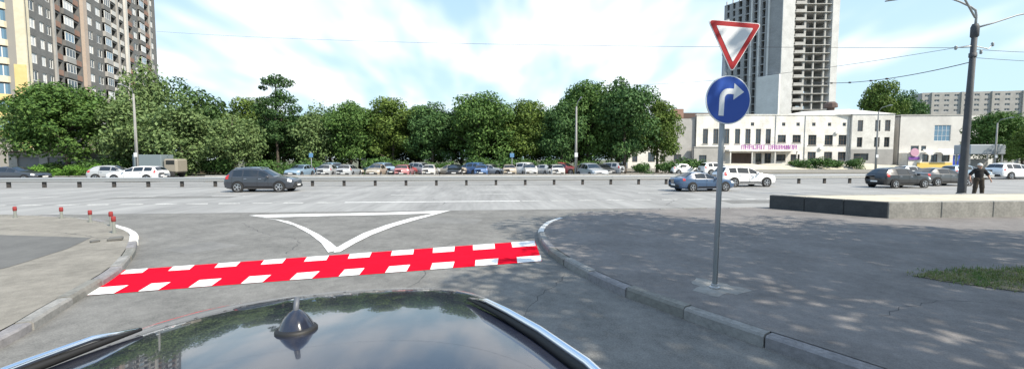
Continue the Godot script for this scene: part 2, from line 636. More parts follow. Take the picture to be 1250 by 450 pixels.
func build_cracks():
	var o := struct("road_seams")
	var runs := [
		[[[-5.2, -12.8], [-1.5, -12.2], [0.4, -11.6]], 0.012, 0.0016], [[[-9.0, -13.5], [-7.0, -11.5], [-5.6, -10.6], [-5.0, -8.9]], 0.012, 0.0016],
		[[[-2.2, -5.4], [-1.6, -7.2], [-1.9, -8.8], [-1.2, -11.0]], 0.010, 0.0016], [[[1.0, -7.3], [0.2, -5.4], [0.6, -3.4]], 0.012, 0.0016],
		[[[-30, -18.2], [-12, -19.6], [6, -21.4], [24, -22.9]], 0.022, 0.0065], [[[-28, -24.1], [-8, -25.9], [14, -27.8], [30, -29.2]], 0.022, 0.0065],
		[[[-20, -28.8], [0, -30.4], [18, -32.1]], 0.022, 0.0065], [[[-4.0, -17.6], [-3.2, -19.4], [-4.4, -22.0]], 0.016, 0.0065], [[[7.0, -18.6], [8.5, -21.5], [8.0, -24.0]], 0.016, 0.0065],
		[[[2.6, -13.4], [4.2, -11.2], [6.4, -10.6], [8.4, -8.9]], 0.010, WALK_R - 0.0045], [[[4.6, -5.0], [6.2, -5.6], [7.4, -4.6], [9.0, -4.2]], 0.008, WALK_R - 0.0045], [[[9.0, -12.6], [10.6, -10.4], [13.2, -9.8]], 0.010, WALK_R - 0.0045],
		[[[-8.6, -7.0], [-10.0, -6.4], [-11.4, -6.9]], 0.010, WALK_L - 0.0045], [[[-10.2, -10.2], [-13.2, -11.3], [-17.5, -11.9]], 0.012, WALK_L - 0.0045]]
	for i in runs.size():
		var st := ms()
		crack(st, runs[i][0], runs[i][1], runs[i][2], 40 + i)
		part(st, "seam", M.tar, o)
	for q in [[[[-3.4, -13.6], [-1.2, -13.2], [-1.0, -14.3], [-3.1, -14.9]], 0.0022], [[[-8.2, -9.4], [-7.2, -9.0], [-6.6, -9.9], [-7.7, -10.4]], 0.0022], [[[10.5, -19.4], [14.2, -19.8], [14.1, -21.2], [10.6, -20.9]], 0.0075], [[[-22.0, -21.6], [-15.5, -22.3], [-15.6, -23.6], [-21.8, -22.9]], 0.0075]]:
		var st := ms()
		sheet(st, q[0], q[1])
		part(st, "repair_patch", M.patch_light, o)

func build_markings():
	# the red strip with white blocks along both edges
	var strip := struct("crossing_strip")
	var st := ms()
	sheet(st, [[-6.57, -6.2], [0.62, -8.33], [0.59, -10.46], [-7.37, -7.64]], 0.008)
	part(st, "red_band", M.red_paint, strip)
	var top := [[[-7.33,-7.66],[-7.01,-7.77],[-6.85,-7.46],[-7.16,-7.36]],[[-6.64,-7.9],[-6.31,-8.02],[-6.15,-7.68],[-6.47,-7.58]],[[-5.93,-8.15],[-5.57,-8.28],[-5.42,-7.92],[-5.76,-7.8]],[[-5.17,-8.42],[-4.79,-8.56],[-4.65,-8.16],[-5.01,-8.04]],[[-4.41,-8.69],[-4.0,-8.83],[-3.87,-8.41],[-4.27,-8.28]],[[-3.6,-8.97],[-3.17,-9.13],[-3.06,-8.67],[-3.47,-8.53]],[[-2.75,-9.28],[-2.29,-9.44],[-2.19,-8.94],[-2.64,-8.8]],[[-1.87,-9.59],[-1.38,-9.76],[-1.32,-9.22],[-1.78,-9.07]],[[-0.96,-9.91],[-0.44,-10.09],[-0.4,-9.51],[-0.9,-9.35]],[[-0.02,-10.24],[0.58,-10.45],[0.58,-9.83],[0.01,-9.64]]]
	var bot := [[[-6.6,-6.19],[-6.24,-6.29],[-6.4,-6.71],[-6.78,-6.59]],[[-5.94,-6.38],[-5.69,-6.46],[-5.84,-6.88],[-6.1,-6.8]],[[-5.3,-6.58],[-4.99,-6.67],[-5.12,-7.1],[-5.44,-7.0]],[[-4.58,-6.79],[-4.27,-6.88],[-4.38,-7.32],[-4.71,-7.22]],[[-3.87,-7.0],[-3.53,-7.1],[-3.61,-7.56],[-3.97,-7.44]],[[-3.11,-7.22],[-2.78,-7.32],[-2.85,-7.79],[-3.19,-7.68]],[[-2.35,-7.45],[-1.98,-7.56],[-2.03,-8.04],[-2.41,-7.91]],[[-1.56,-7.68],[-1.15,-7.8],[-1.18,-8.29],[-1.61,-8.16]],[[-0.73,-7.93],[-0.29,-8.06],[-0.29,-8.56],[-0.76,-8.41]],[[0.11,-8.18],[0.61,-8.33],[0.63,-8.84],[0.1,-8.67]]]
	for b in top + bot:
		st = ms()
		sheet(st, b, 0.012)
		part(st, "white_block", M.white_paint, strip)
	# the white give-way triangle with its two drawn-in sides
	var tr := struct("give_way_triangle")
	st = ms()
	sheet(st, [[-9.88,-15.24],[-9.18,-15.47],[-7.11,-15.7],[-5.01,-16.07],[-2.52,-16.71],[-3.07,-15.9],[-4.76,-15.44],[-6.77,-15.15],[-8.87,-14.73]], 0.008)
	part(st, "top_line", M.white_paint, tr)
	st = ms()
	sheet(st, [[-9.7,-15.12],[-8.29,-14.19],[-6.97,-12.95],[-5.67,-11.38],[-4.78,-10.15],[-4.15,-9.12],[-4.02,-9.4],[-4.56,-10.2],[-5.38,-11.3],[-6.4,-12.52],[-7.6,-13.78],[-8.87,-14.6]], 0.012)
	part(st, "side_line", M.white_paint, tr)
	st = ms()
	sheet(st, [[-4.02,-9.1],[-3.9,-9.15],[-3.93,-10.15],[-3.9,-11.26],[-3.7,-12.71],[-3.28,-14.29],[-2.55,-16.6],[-3.02,-15.7],[-3.62,-14.49],[-4.02,-12.95],[-4.22,-11.51],[-4.2,-10.25],[-4.15,-9.49]], 0.016)
	part(st, "side_line", M.white_paint, tr)
	# lane lines of the avenue (x along, z across, turned with it)
	var lanes := struct("lane_markings")
	lanes.rotation.y = ROAD_YAW
	for row in [[-20.5, 0.9, 1.45, 0.34, -60, 60], [-24.6, 2.0, 5.0, 0.2, -60, 60], [-31.9, 2.2, 6.0, 0.2, -60, 60], [-28.2, 2.0, 6.0, 0.16, -60, 60]]:
		var x: float = row[4]
		while x < row[5]:
			if row[0] == -20.5 and x > -6.5 and x < 2.0:
				x += row[2]
				continue
			var s2 := ms()
			var w: float = row[3] * 0.5
			var j := rng.randf_range(-0.12, 0.12)
			sheet(s2, [[x + j, row[0] - w], [x + row[1] + j, row[0] - w], [x + row[1] - j, row[0] + w], [x, row[0] + w]], 0.009)
			part(s2, "dash", M.line_worn, lanes)
			x += row[2]
	var s3 := ms()
	sheet(s3, [[-6.4, -20.62], [2.2, -20.62], [2.2, -20.36], [-6.4, -20.36]], 0.009)
	part(s3, "solid_line", M.line, lanes)
	s3 = ms()
	sheet(s3, [[-60, -16.95 - 0.4], [-19, -17.35], [-19, -17.2], [-60, -17.2]], 0.009)
	part(s3, "edge_line", M.line_worn, lanes)
	s3 = ms()
	sheet(s3, [[-24, -34.9], [60, -34.9], [60, -34.7], [-24, -34.7]], 0.009)
	part(s3, "edge_line", M.line_worn, lanes)

func kerb_run(called: String, pts: Array, side: float, top: float, white: Callable):
	var o := struct(called)
	var path := smooth_path(pts, 0.25)
	var i := 0
	var n := 0
	while i + 4 < path.size():
		var first := i
		var last := i + 4
		var st := ms()
		var rings := []
		for k in range(first, last + 1):
			var p: Vector2 = path[k]
			var t: Vector2 = (path[min(k + 1, path.size() - 1)] - path[max(k - 1, 0)]).normalized()
			if k == first:
				p += t * 0.008
			if k == last:
				p -= t * 0.008
			var nrm := Vector2(-t.y, t.x) * side
			var ring := []
			var lift := (n * 37 % 5 - 2) * 0.005
			for q in [[0.0, -0.05], [0.004, top - 0.03], [0.03, top + lift], [0.16, top + lift], [0.17, top - 0.012 + lift], [0.17, -0.05]]:
				var w: Vector2 = p + nrm * (q[0] + (n * 53 % 7 - 3) * 0.004)
				ring.append(Vector3(w.x, q[1], w.y))
			rings.append(ring)
		for k in rings.size() - 1:
			for e in 5:
				if side > 0:
					quad(st, rings[k][e], rings[k + 1][e], rings[k + 1][e + 1], rings[k][e + 1])
				else:
					quad(st, rings[k][e], rings[k][e + 1], rings[k + 1][e + 1], rings[k + 1][e])
		for rg in [rings[0], rings[-1]]:
			for e in range(1, 5):
				tri(st, rg[0], rg[e], rg[e + 1])
		var c: Vector2 = path[i + 2]
		part(st, "kerb_stone", M.kerb_white if white.call(c) else M.kerb[n * 7 % 3], o)
		i = last
		n += 1
	return o

func build_kerbs():
	kerb_run("kerb_right", KERB_RIGHT, 1.0, WALK_R, func(c): return c.x < 1.6 and c.y < -11.0 and c.y > -14.0)
	kerb_run("kerb_left", KERB_LEFT, -1.0, WALK_L, func(c): return c.y < -9.6 and c.x > -12.3)

func build_terrace():
	# raised paved terrace: dark granite slabs on one side, pale concrete blocks on the other
	var o := thing("terrace", "low raised terrace with a dark granite side and pale concrete front", "terrace")
	var a := Vector2(10.3, -16.3)
	var b := Vector2(12.5, -13.5)
	var c := Vector2(30.0, -15.05)
	var d := Vector2(30.0, -18.0)
	var st := ms()
	slab(st, [[a.x + 0.25, a.y - 0.05], [b.x + 0.1, b.y - 0.3], [c.x, c.y - 0.3], [d.x, d.y], [a.x + 0.25, a.y - 0.1]], 0.1, 0.665)
	part(st, "fill", M.sandy, o)
	wall_run(o, a, b, 3, M.granite_dark, "granite_slab")
	wall_run(o, b, c, 9, M.block, "concrete_block")
	wall_run(o, d, a + Vector2(0.45, -0.04), 10, M.block, "concrete_block")

func wall_run(o: Node3D, p: Vector2, q: Vector2, n: int, m: Material, called: String):
	var t := (q - p).normalized()
	var len := p.distance_to(q) / n
	var turn := Basis(Vector3(t.x, 0, t.y), Vector3.UP, Vector3(-t.y, 0, t.x))
	for i in n:
		var mid := p + t * len * (i + 0.5)
		var st := ms()
		bevel_box(st, Vector3(mid.x, 0.39, mid.y) - turn.z * 0.14, Vector3(len - 0.012, 0.58, 0.28), 0.018, turn)
		part(st, called, m, o)

# ---------------------------------------------------------------- buildings
func window_mesh(w: float, h: float, cols: int, rows: int, bar := 0.07) -> Mesh:
	var key := "win%.2f_%.2f_%d_%d_%.2f" % [w, h, cols, rows, bar]
	if not cache.has(key):
		var st := ms()
		span(st, Vector3(0, 0, -0.04), Vector3(bar, h, 0.04))
		span(st, Vector3(w - bar, 0, -0.04), Vector3(w, h, 0.04))
		span(st, Vector3(bar, 0, -0.04), Vector3(w - bar, bar, 0.04))
		span(st, Vector3(bar, h - bar, -0.04), Vector3(w - bar, h, 0.04))
		for i in range(1, cols):
			span(st, Vector3(w * i / cols - bar * 0.4, bar, -0.03), Vector3(w * i / cols + bar * 0.4, h - bar, 0.03))
		for j in range(1, rows):
			span(st, Vector3(bar, h * j / rows - bar * 0.35, -0.025), Vector3(w - bar, h * j / rows + bar * 0.35, 0.025))
		cache[key] = commit(st)
	return cache[key]

func pane_mesh(w: float, h: float) -> Mesh:
	var key := "pane%.2f_%.2f" % [w, h]
	if not cache.has(key):
		var st := ms()
		span(st, Vector3(0.02, 0.02, -0.012), Vector3(w - 0.02, h - 0.02, 0.0))
		cache[key] = commit(st)
	return cache[key]

func window_at(parent: Node3D, x: float, y: float, w: float, h: float, z: float, cols: int, rows: int, fm: Material, pm: Material, bar := 0.07) -> MeshInstance3D:
	var f := put(window_mesh(w, h, cols, rows, bar), "window", fm, parent, Vector3(x, y, z))
	var p := put(pane_mesh(w, h), "pane", pm, f)
	# panes never hang perfectly flush
	p.rotation = Vector3(rng.randf_range(-0.012, 0.012), rng.randf_range(-0.012, 0.012), 0)
	return f

func build_buildings():
	apartment_block()
	white_hall()
	shop_block()
	concrete_tower()
	far_blocks()

func apartment_block():
	var b := thing("apartment_block", "tall grey-brown apartment block with red loggias and cream balconies behind trees", "building", Vector3(-79.5, 0, -68.0), deg_to_rad(113.1))
	var fh := 2.9
	var floors := 18
	# [from, to, kind] along the facade: w window, g glazed loggia, r open loggia with brick parapet, c open loggia with cream parapet
	var cols := [[1.2, 2.9, "w"], [4.0, 5.2, "w"], [5.9, 7.2, "w"], [8.0, 9.7, "r"], [10.3, 13.2, "g"], [13.9, 15.8, "r"], [19.3, 21.0, "w"], [22.5, 24.5, "w"], [25.2, 27.8, "g"], [29.2, 31.2, "c"], [33.0, 34.6, "r"], [37.6, 39.4, "r"], [40.4, 42.4, "w"], [43.2, 46.0, "g"], [47.2, 49.6, "r"], [50.9, 52.6, "w"]]
	var holes := []
	for f in range(1, floors):
		for c in cols:
			var y := f * fh
			if c[2] == "w":
				holes.append([c[0], c[1], y + 0.8, y + 2.5])
			else:
				holes.append([c[0], c[1], y + 0.18, y + 2.6])
	var st := ms()
	wall_holes(st, 0.0, 54.6, 0.0, floors * fh + 1.0, holes, 1.3)
	part(st, "wall", M.brick_grey, b)
	st = ms()
	span(st, Vector3(0.02, 0, -13.0), Vector3(54.58, floors * fh + 0.8, -1.31))
	span(st, Vector3(0.0, 0, -1.3), Vector3(0.25, floors * fh + 0.9, -0.01))
	span(st, Vector3(54.35, 0, -1.3), Vector3(54.6, floors * fh + 0.9, -0.01))
	part(st, "core", M.interior, b)
	st = ms()
	span(st, Vector3(16.6, 0, 0.0), Vector3(17.9, floors * fh + 1.2, 0.55))
	part(st, "salmon_pier", M.salmon, b)
	st = ms()
	span(st, Vector3(35.4, 0, 0.0), Vector3(36.4, floors * fh + 1.2, 0.45))
	part(st, "cream_pier", M.beige_wall, b)
	for x in [0.0, 7.4, 31.6, 49.8]:
		st = ms()
		span(st, Vector3(x, 0, 0.0), Vector3(x + 0.5, floors * fh + 1.0, 0.3))
		part(st, "pier", M.stucco_grey if x > 5.0 else M.brick_grey, b)
	for f in range(2, floors):
		for ci in cols.size():
			var c: Array = cols[ci]
			var y := f * fh
			var w: float = c[1] - c[0]
			if c[2] == "w":
				window_at(b, c[0], y + 0.8, w, 1.7, -0.14, 2, 1, M.frame, M.blind if rng.randf() < 0.55 else M.pane, 0.13)
			elif c[2] == "g":
				var s2 := ms()
				span(s2, Vector3(c[0] - 0.05, y + 0.0, 0.004), Vector3(c[1] + 0.05, y + 1.05, 0.5))
				part(s2, "parapet", M.brick_grey if rng.randf() < 0.6 else M.stucco_grey, b)
				window_at(b, c[0], y + 1.06, w, 1.55, 0.4, 3, 1, M.frame, M.pane_blue if rng.randf() < 0.4 else (M.blind if rng.randf() < 0.5 else M.pane), 0.09)
			else:
				var key := "parapet%.2f" % w
				if not cache.has(key):
					var s3 := ms()
					span(s3, Vector3(0, 0, 0), Vector3(w, 1.0, 0.16))
					cache[key] = commit(s3)
				put(cache[key], "parapet", M.brick_red if c[2] == "r" and ci != 10 else M.beige_wall, b, Vector3(c[0], y + 0.1, 0.004))
	# the cream wing with glazed bow balconies, turned towards the street
	var wing := Transform3D(Basis(Vector3.UP, deg_to_rad(14.0)), Vector3(-79.2, 0, -67.9))
	var rel := b.transform.affine_inverse() * wing
	var core := ms()
	span(core, Vector3(-14, 0, -0.9), Vector3(0, floors * fh + 1.0, 0))
	span(core, Vector3(-14, 0, -12.0), Vector3(-4.0, floors * fh + 0.9, -0.91))
	part(core, "wing_wall", M.cream, b).transform = rel
	core = ms()
	span(core, Vector3(-1.7, 0, 0.003), Vector3(-0.15, 17.5, 0.12))
	part(core, "yellow_pier", M.yellow_wall, b).transform = rel
	var bal := bow(4.9, 1.25, 0.0, 1.0)
	var glz := bow(4.7, 1.18, 1.0, 2.62)
	for f in range(2, 12):
		for k in 2:
			var at := rel * Transform3D(Basis(), Vector3(-2.2 - 5.2 * k, f * fh, 0.0))
			var p := put(bal, "balcony", M.cream if f > 4 else M.yellow_wall, b)
			p.transform = at
			var g := put(glz, "glazing", M.pane_blue, p)
			g.position = Vector3(-0.1, 0, 0)
			var bars := ms()
			for i in 7:
				var a := PI * i / 6.0
				var q := Vector3(-2.35 - 2.36 * cos(a) - 0.1, 0, 1.2 * pow(sin(a), 0.7))
				span(bars, q + Vector3(-0.05, 1.0, -0.03), q + Vector3(0.05, 2.62, 0.05))
			part(bars, "mullion", M.frame, p)

func bow(w: float, d: float, y0: float, y1: float) -> Mesh:
	var st := ms()
	var poly := []
	for i in 13:
		var a := PI * i / 12.0
		poly.append([-w * 0.5 - w * 0.5 * cos(a), d * pow(sin(a), 0.7)])
	slab(st, poly, y0, y1)
	return commit(st)

func white_hall():
	# the two-storey white hall across the avenue
	var b := thing("white_hall", "wide white two-storey building with rows of dark windows and purple lettering", "building", Vector3(41.5, 0.1, -97.0), deg_to_rad(1.5))
	var holes := []
	var wins := []
	# tall windows on the left half, upper floor
	for x in [4.2, 6.7, 9.3, 11.9, 14.4, 16.9, 19.3]:
		wins.append([x - 0.62, x + 0.62, 5.7, 9.2, 2, 2])
	# right half: ground floor, upper floor, small attic lights
	for x in [22.6, 26.2, 30.0, 34.0, 37.4]:
		wins.append([x - 1.0, x + 1.0, 5.4 if x > 28 else 6.0, 7.8, 3, 2])
	for x in [30.0, 34.0, 37.4]:
		wins.append([x - 1.0, x + 1.0, 1.6, 3.8, 3, 2])
	for x in [22.6, 26.0]:
		wins.append([x - 1.1, x + 1.1, 1.6, 3.2, 3, 1])
	for x in [15.4, 22.9, 26.4, 30.2, 34.0, 37.6]:
		wins.append([x - 0.42, x + 0.42, 9.9, 10.7, 1, 1])
	for w in wins:
		holes.append([w[0], w[1], w[2], w[3]])
	holes.append([10.6, 15.6, 0.2, 3.5])
	holes.append([16.4, 17.9, 0.2, 3.5])
	holes.append([18.6, 20.2, 0.2, 3.5])
	var st := ms()
	wall_holes(st, 2.0, 39.0, 0.0, 12.4, holes, 0.45)
	part(st, "wall", M.stucco, b)
	st = ms()
	span(st, Vector3(2.02, 0, -18.0), Vector3(38.98, 12.1, -0.46))
	part(st, "core", M.interior, b)
	for w in wins:
		window_at(b, w[0], w[2], w[1] - w[0], w[3] - w[2], -0.22, w[4], w[5], M.frame_brown, M.pane, 0.09)
	for d in [[10.6, 5.0, M.brick_red, 4], [16.4, 1.5, M.pane, 2], [18.6, 1.6, M.pane, 2]]:
		window_at(b, d[0], 0.2, d[1], 3.3, -0.2, d[3], 2, M.frame_brown, M.roof_dark if d[2] == M.brick_red else M.pane, 0.1).name = "entrance"
	# coping, left cap and a set-back roof storey
	st = ms()
	span(st, Vector3(1.9, 12.4, -0.6), Vector3(39.05, 12.62, 0.12))
	part(st, "coping", M.stucco, b)
	st = ms()
	span(st, Vector3(-2.4, 12.1, -14.0), Vector3(9.0, 13.6, -6.0))
	part(st, "roof_storey", M.roof_dark, b)
	st = ms()
	span(st, Vector3(-2.2, 12.0, -5.5), Vector3(0.2, 14.2, -3.0))
	part(st, "chimney", M.brick_red, b)
	# canopy over the entrance with purple letters on its edge
	st = ms()
	span(st, Vector3(8.6, 3.85, 0.003), Vector3(25.0, 4.25, 2.6))
	var can := part(st, "canopy", M.stucco, b)
	for x in [8.9, 14.0, 19.4, 24.6]:
		st = ms()
		span(st, Vector3(x, 0.0, 2.2), Vector3(x + 0.22, 3.85, 2.42))
		part(st, "canopy_post", M.stucco, b)
	var purple := mat(0.30, 0.055, 0.33, 0.6)
	var x := 11.6
	var r := RandomNumberGenerator.new()
	r.seed = 5
	for k in 15:
		if k == 6:
			x += 0.8
			continue
		var w := r.randf_range(0.5, 0.75)
		st = ms()
		# upright strokes and cross strokes: the lettering cannot be read from here
		span(st, Vector3(x, 4.3, 2.2), Vector3(x + 0.15, 5.35, 2.34))
		span(st, Vector3(x + w - 0.15, 4.3, 2.2), Vector3(x + w, 5.35, 2.34))
		var ys: Array = [[4.3], [5.2], [4.75], [4.3, 5.2], [4.75, 5.2]][r.randi() % 5]
		for yy in ys:
			span(st, Vector3(x + 0.15, yy, 2.205), Vector3(x + w - 0.15, yy + 0.15, 2.335))
		part(st, "letter", purple, can)
		x += w + 0.22
	# sills, downpipes and wall units
	for w in wins:
		if w[3] - w[2] > 1.0:
			st = ms()
			span(st, Vector3(w[0] - 0.12, w[2] - 0.12, 0.003), Vector3(w[1] + 0.12, w[2] - 0.005, 0.14))
			part(st, "sill", M.concrete, b)
	for px in [8.1, 21.0, 28.1, 38.6]:
		st = ms(false)
		tube(st, [Vector3(px, 0.3, 0.1), Vector3(px, 12.3, 0.1)], [0.07], 8)
		part(st, "downpipe", M.galv, b)
	for q in [[24.4, 5.2], [32.0, 4.6], [35.7, 8.3]]:
		st = ms()
		bevel_box(st, Vector3(q[0], q[1], 0.22), Vector3(0.8, 0.55, 0.35), 0.03)
		part(st, "air_conditioner", M.frame, b)
	# grey left wing, older render
	var gh := [[-2.7, -1.5, 8.9, 9.9], [-6.4, -5.0, 1.4, 3.0], [-3.0, -1.2, 1.4, 3.2]]
	st = ms()
	wall_holes(st, -7.0, 1.99, 0.0, 11.6, gh, 0.3)
	var gw := part(st, "wing_wall", M.stucco_grey, b)
	gw.position.z = -0.6
	st = ms()
	span(st, Vector3(-6.98, 0, -17.0), Vector3(1.97, 11.4, -0.92))
	part(st, "wing_core", M.stucco_grey, b)
	for h in gh:
		window_at(b, h[0], h[2], h[1] - h[0], h[3] - h[2], -0.75, 2, 1, M.frame_brown, M.pane, 0.08)
	# low grey plinth storey in front
	st = ms()
	wall_holes(st, 1.0, 8.4, 0.0, 4.9, [[2.2, 4.0, 1.2, 3.0]], 0.3)
	var pl := part(st, "plinth_wall", M.stucco_grey, b)
	pl.position.z = 1.2
	st = ms()
	span(st, Vector3(1.02, 0, 0.01), Vector3(8.38, 4.8, 0.88))
	span(st, Vector3(0.98, 4.8, 0.02), Vector3(8.42, 5.0, 1.3))
	part(st, "plinth_core", M.stucco_grey, b)
	window_at(b, 2.2, 1.2, 1.8, 1.8, 1.0, 3, 1, M.frame_brown, M.pane, 0.08)
	# projecting right-hand block, taller, with a hipped parapet
	var rb := Transform3D(Basis(Vector3.UP, deg_to_rad(-9.0)), Vector3(39.0, 0, 0.6))
	var rh := []
	for xx in [1.2, 4.9, 7.0]:
		rh.append([xx, xx + 1.15, 8.6, 11.2])
		rh.append([xx, xx + 1.15, 4.9, 7.2])
	rh.append([0.6, 3.8, 1.8, 3.4])
	st = ms()
	wall_holes(st, 0.0, 9.0, 4.4, 12.6, rh.slice(0, 6), 0.3)
	var wl := part(st, "corner_wall", M.stucco, b)
	wl.transform = rb
	st = ms()
	wall_holes(st, 0.0, 9.0, 0.0, 4.4, rh.slice(6), 0.3)
	var wl2 := part(st, "corner_base", M.stucco_grey, b)
	wl2.transform = rb.translated_local(Vector3(0, 0, 0.05))
	st = ms()
	span(st, Vector3(0.0, 0, -16), Vector3(8.98, 12.4, -0.31))
	span(st, Vector3(0.0, 0, -0.31), Vector3(0.2, 12.4, -0.005))
	span(st, Vector3(8.78, 0, -0.31), Vector3(8.98, 12.4, -0.005))
	part(st, "corner_core", M.stucco, b).transform = rb
	for i in rh.size():
		var h: Array = rh[i]
		var wn := window_at(b, h[0], h[2], h[1] - h[0], h[3] - h[2], 0.0, 2, 2, M.frame_brown, M.pane, 0.08)
		wn.transform = rb.translated_local(Vector3(h[0], h[2], -0.2))
	st = ms()
	var e0 := 12.6
	var ap := Vector3(3.5, 14.6, -7)
	var ap2 := Vector3(-6.0, 14.4, -9)
	quad(st, Vector3(-0.2, e0, 0.15), ap, Vector3(9.2, e0, 0.15), Vector3(-0.2, e0, 0.15))
	tri(st, Vector3(9.2, e0, 0.15), ap, Vector3(9.2, e0, -15))
	quad(st, Vector3(-16.0, e0 - 0.1, 0.1), ap2, ap, Vector3(-0.2, e0, 0.15))
	tri(st, Vector3(-16.0, e0 - 0.1, 0.1), Vector3(-16.0, e0, -15), ap2)
	quad(st, ap2, Vector3(-16.0, e0, -15), Vector3(9.2, e0, -15), ap)
	part(st, "roof", M.stucco, b).transform = rb
	st = ms()
	lathe(st, [[0.8, 14.0], [0.8, 15.0], [1.5, 15.1], [1.4, 16.0], [0.9, 16.5], [0.0, 16.6]], 10, Transform3D(Basis(), Vector3(-0.5, 0, -7.5)))
	part(st, "roof_vent", M.roof_dark, b).transform = rb
	# pale fragment of the neighbouring house glimpsed under the trees
	var c := thing("cream_house", "pale cream house end half hidden behind the trunks of the park trees", "building", Vector3(26.0, 0.1, -92.0), 0.05)
	st = ms()
	wall_holes(st, 0.0, 7.5, 0.0, 5.6, [[4.6, 6.2, 1.4, 3.6], [1.0, 2.2, 1.4, 3.4]], 0.3)
	part(st, "wall", M.stucco, c)
	st = ms()
	span(st, Vector3(0.02, 0, -9.0), Vector3(7.48, 5.5, -0.31))
	part(st, "core", M.stucco, c)
	window_at(c, 4.6, 1.4, 1.6, 2.2, -0.15, 2, 1, M.frame_brown, M.pane)
	window_at(c, 1.0, 1.4, 1.2, 2.0, -0.15, 2, 1, M.frame_brown, M.pane)
	st = ms()
	tri(st, Vector3(-0.3, 5.6, 0.3), Vector3(3.75, 7.4, -4.5), Vector3(7.8, 5.6, 0.3))
	tri(st, Vector3(7.8, 5.6, 0.3), Vector3(3.75, 7.4, -4.5), Vector3(7.8, 5.6, -9.3))
	tri(st, Vector3(-0.3, 5.6, -9.3), Vector3(3.75, 7.4, -4.5), Vector3(-0.3, 5.6, 0.3))
	part(st, "roof", M.roof_dark, c)

func shop_block():
	var b := thing("shop_block", "beige flat-roofed shop building with yellow plinth and blue doors", "building", Vector3(91.5, 0.1, -97.0), deg_to_rad(-4.0))
	var holes := [[7.6, 11.2, 6.3, 10.0], [2.6, 4.4, 4.0, 5.2], [4.9, 6.0, 4.0, 5.2]]
	var st := ms()
	wall_holes(st, 0.0, 20.5, 0.0, 12.2, holes, 0.3)
	part(st, "wall", M.beige_wall, b)
	st = ms()
	span(st, Vector3(0.02, 0, -16.0), Vector3(20.48, 12.0, -0.31))
	part(st, "core", M.stucco_grey, b)
	window_at(b, 7.6, 6.3, 3.6, 3.7, -0.15, 4, 3, M.frame, M.pane_blue, 0.07)
	window_at(b, 2.6, 4.0, 1.8, 1.2, -0.15, 2, 1, M.frame_brown, M.pane)
	window_at(b, 4.9, 4.0, 1.1, 1.2, -0.15, 1, 1, M.frame_brown, M.pane)
	st = ms()
	span(st, Vector3(-0.1, 12.2, -16.1), Vector3(20.6, 12.5, 0.1))
	part(st, "coping", M.concrete, b)
	st = ms()
	span(st, Vector3(15.2, 0.0, 0.003), Vector3(20.49, 12.1, 0.12))
	part(st, "end_panel", M.stucco, b)
	# ground-floor shop fronts stand forward of the wall
	st = ms()
	wall_holes(st, 0.0, 9.6, 0.0, 3.6, [[3.0, 4.4, 1.4, 3.2], [4.9, 6.3, 1.4, 3.2], [7.2, 8.9, 1.5, 3.2]], 0.3)
	var sf := part(st, "shop_front", M.stucco, b)
	sf.position.z = 2.6
	st = ms()
	span(st, Vector3(0.02, 0.0, 0.01), Vector3(9.58, 3.5, 2.28))
	part(st, "shop_core", M.stucco, b)
	for h in [[3.0, 1.4], [4.9, 1.4], [7.2, 1.7]]:
		window_at(b, h[0], 1.4, h[1], 1.8, 2.42, 2, 1, M.frame_brown, M.pane, 0.08)
	var yel := mat(0.72, 0.52, 0.14, 0.6)
	st = ms()
	span(st, Vector3(1.9, 0.0, 2.603), Vector3(9.4, 1.25, 2.75))
	part(st, "yellow_plinth", yel, b)
	var awn := mat(0.70, 0.70, 0.70, 0.7)
	for k in [[3.0, 4.2], [6.2, 9.6]]:
		st = ms()
		quad(st, Vector3(k[0], 3.3, 3.9), Vector3(k[0], 4.3, 2.62), Vector3(k[1], 4.3, 2.62), Vector3(k[1], 3.3, 3.9))
		quad(st, Vector3(k[1], 3.22, 3.9), Vector3(k[1], 4.22, 2.62), Vector3(k[0], 4.22, 2.62), Vector3(k[0], 3.22, 3.9))
		span(st, Vector3(k[0], 3.0, 3.88), Vector3(k[1], 3.3, 3.92))
		part(st, "awning", awn, b)
	var pink := mat(0.55, 0.32, 0.42, 0.6)
	st = ms()
	lathe(st, [[0.0, -0.08], [0.9, -0.08], [0.95, 0.0], [0.9, 0.08], [0.0, 0.08]], 20, Transform3D(Basis(Vector3.RIGHT, PI / 2), Vector3(1.0, 3.6, 2.95)))
	part(st, "round_sign", pink, b)
	st = ms()
	span(st, Vector3(0.0, 1.9, 2.62), Vector3(2.3, 2.6, 2.8))
	part(st, "purple_board", mat(0.20, 0.08, 0.34, 0.5), b)
	var blue := mat(0.02, 0.05, 0.42, 0.45)
	for x in [10.2, 11.85]:
		st = ms()
		span(st, Vector3(x, 0.35, 0.004), Vector3(x + 1.55, 3.4, 0.14))
		var d := part(st, "blue_door", blue, b)
		st = ms()
		span(st, Vector3(x + 0.35, 1.6, 0.141), Vector3(x + 1.2, 3.0, 0.16))
		part(st, "pane", M.pane_blue, d)
	st = ms()
	span(st, Vector3(9.9, 3.45, 0.004), Vector3(13.7, 3.75, 0.9))
	part(st, "door_hood", M.frame, b)

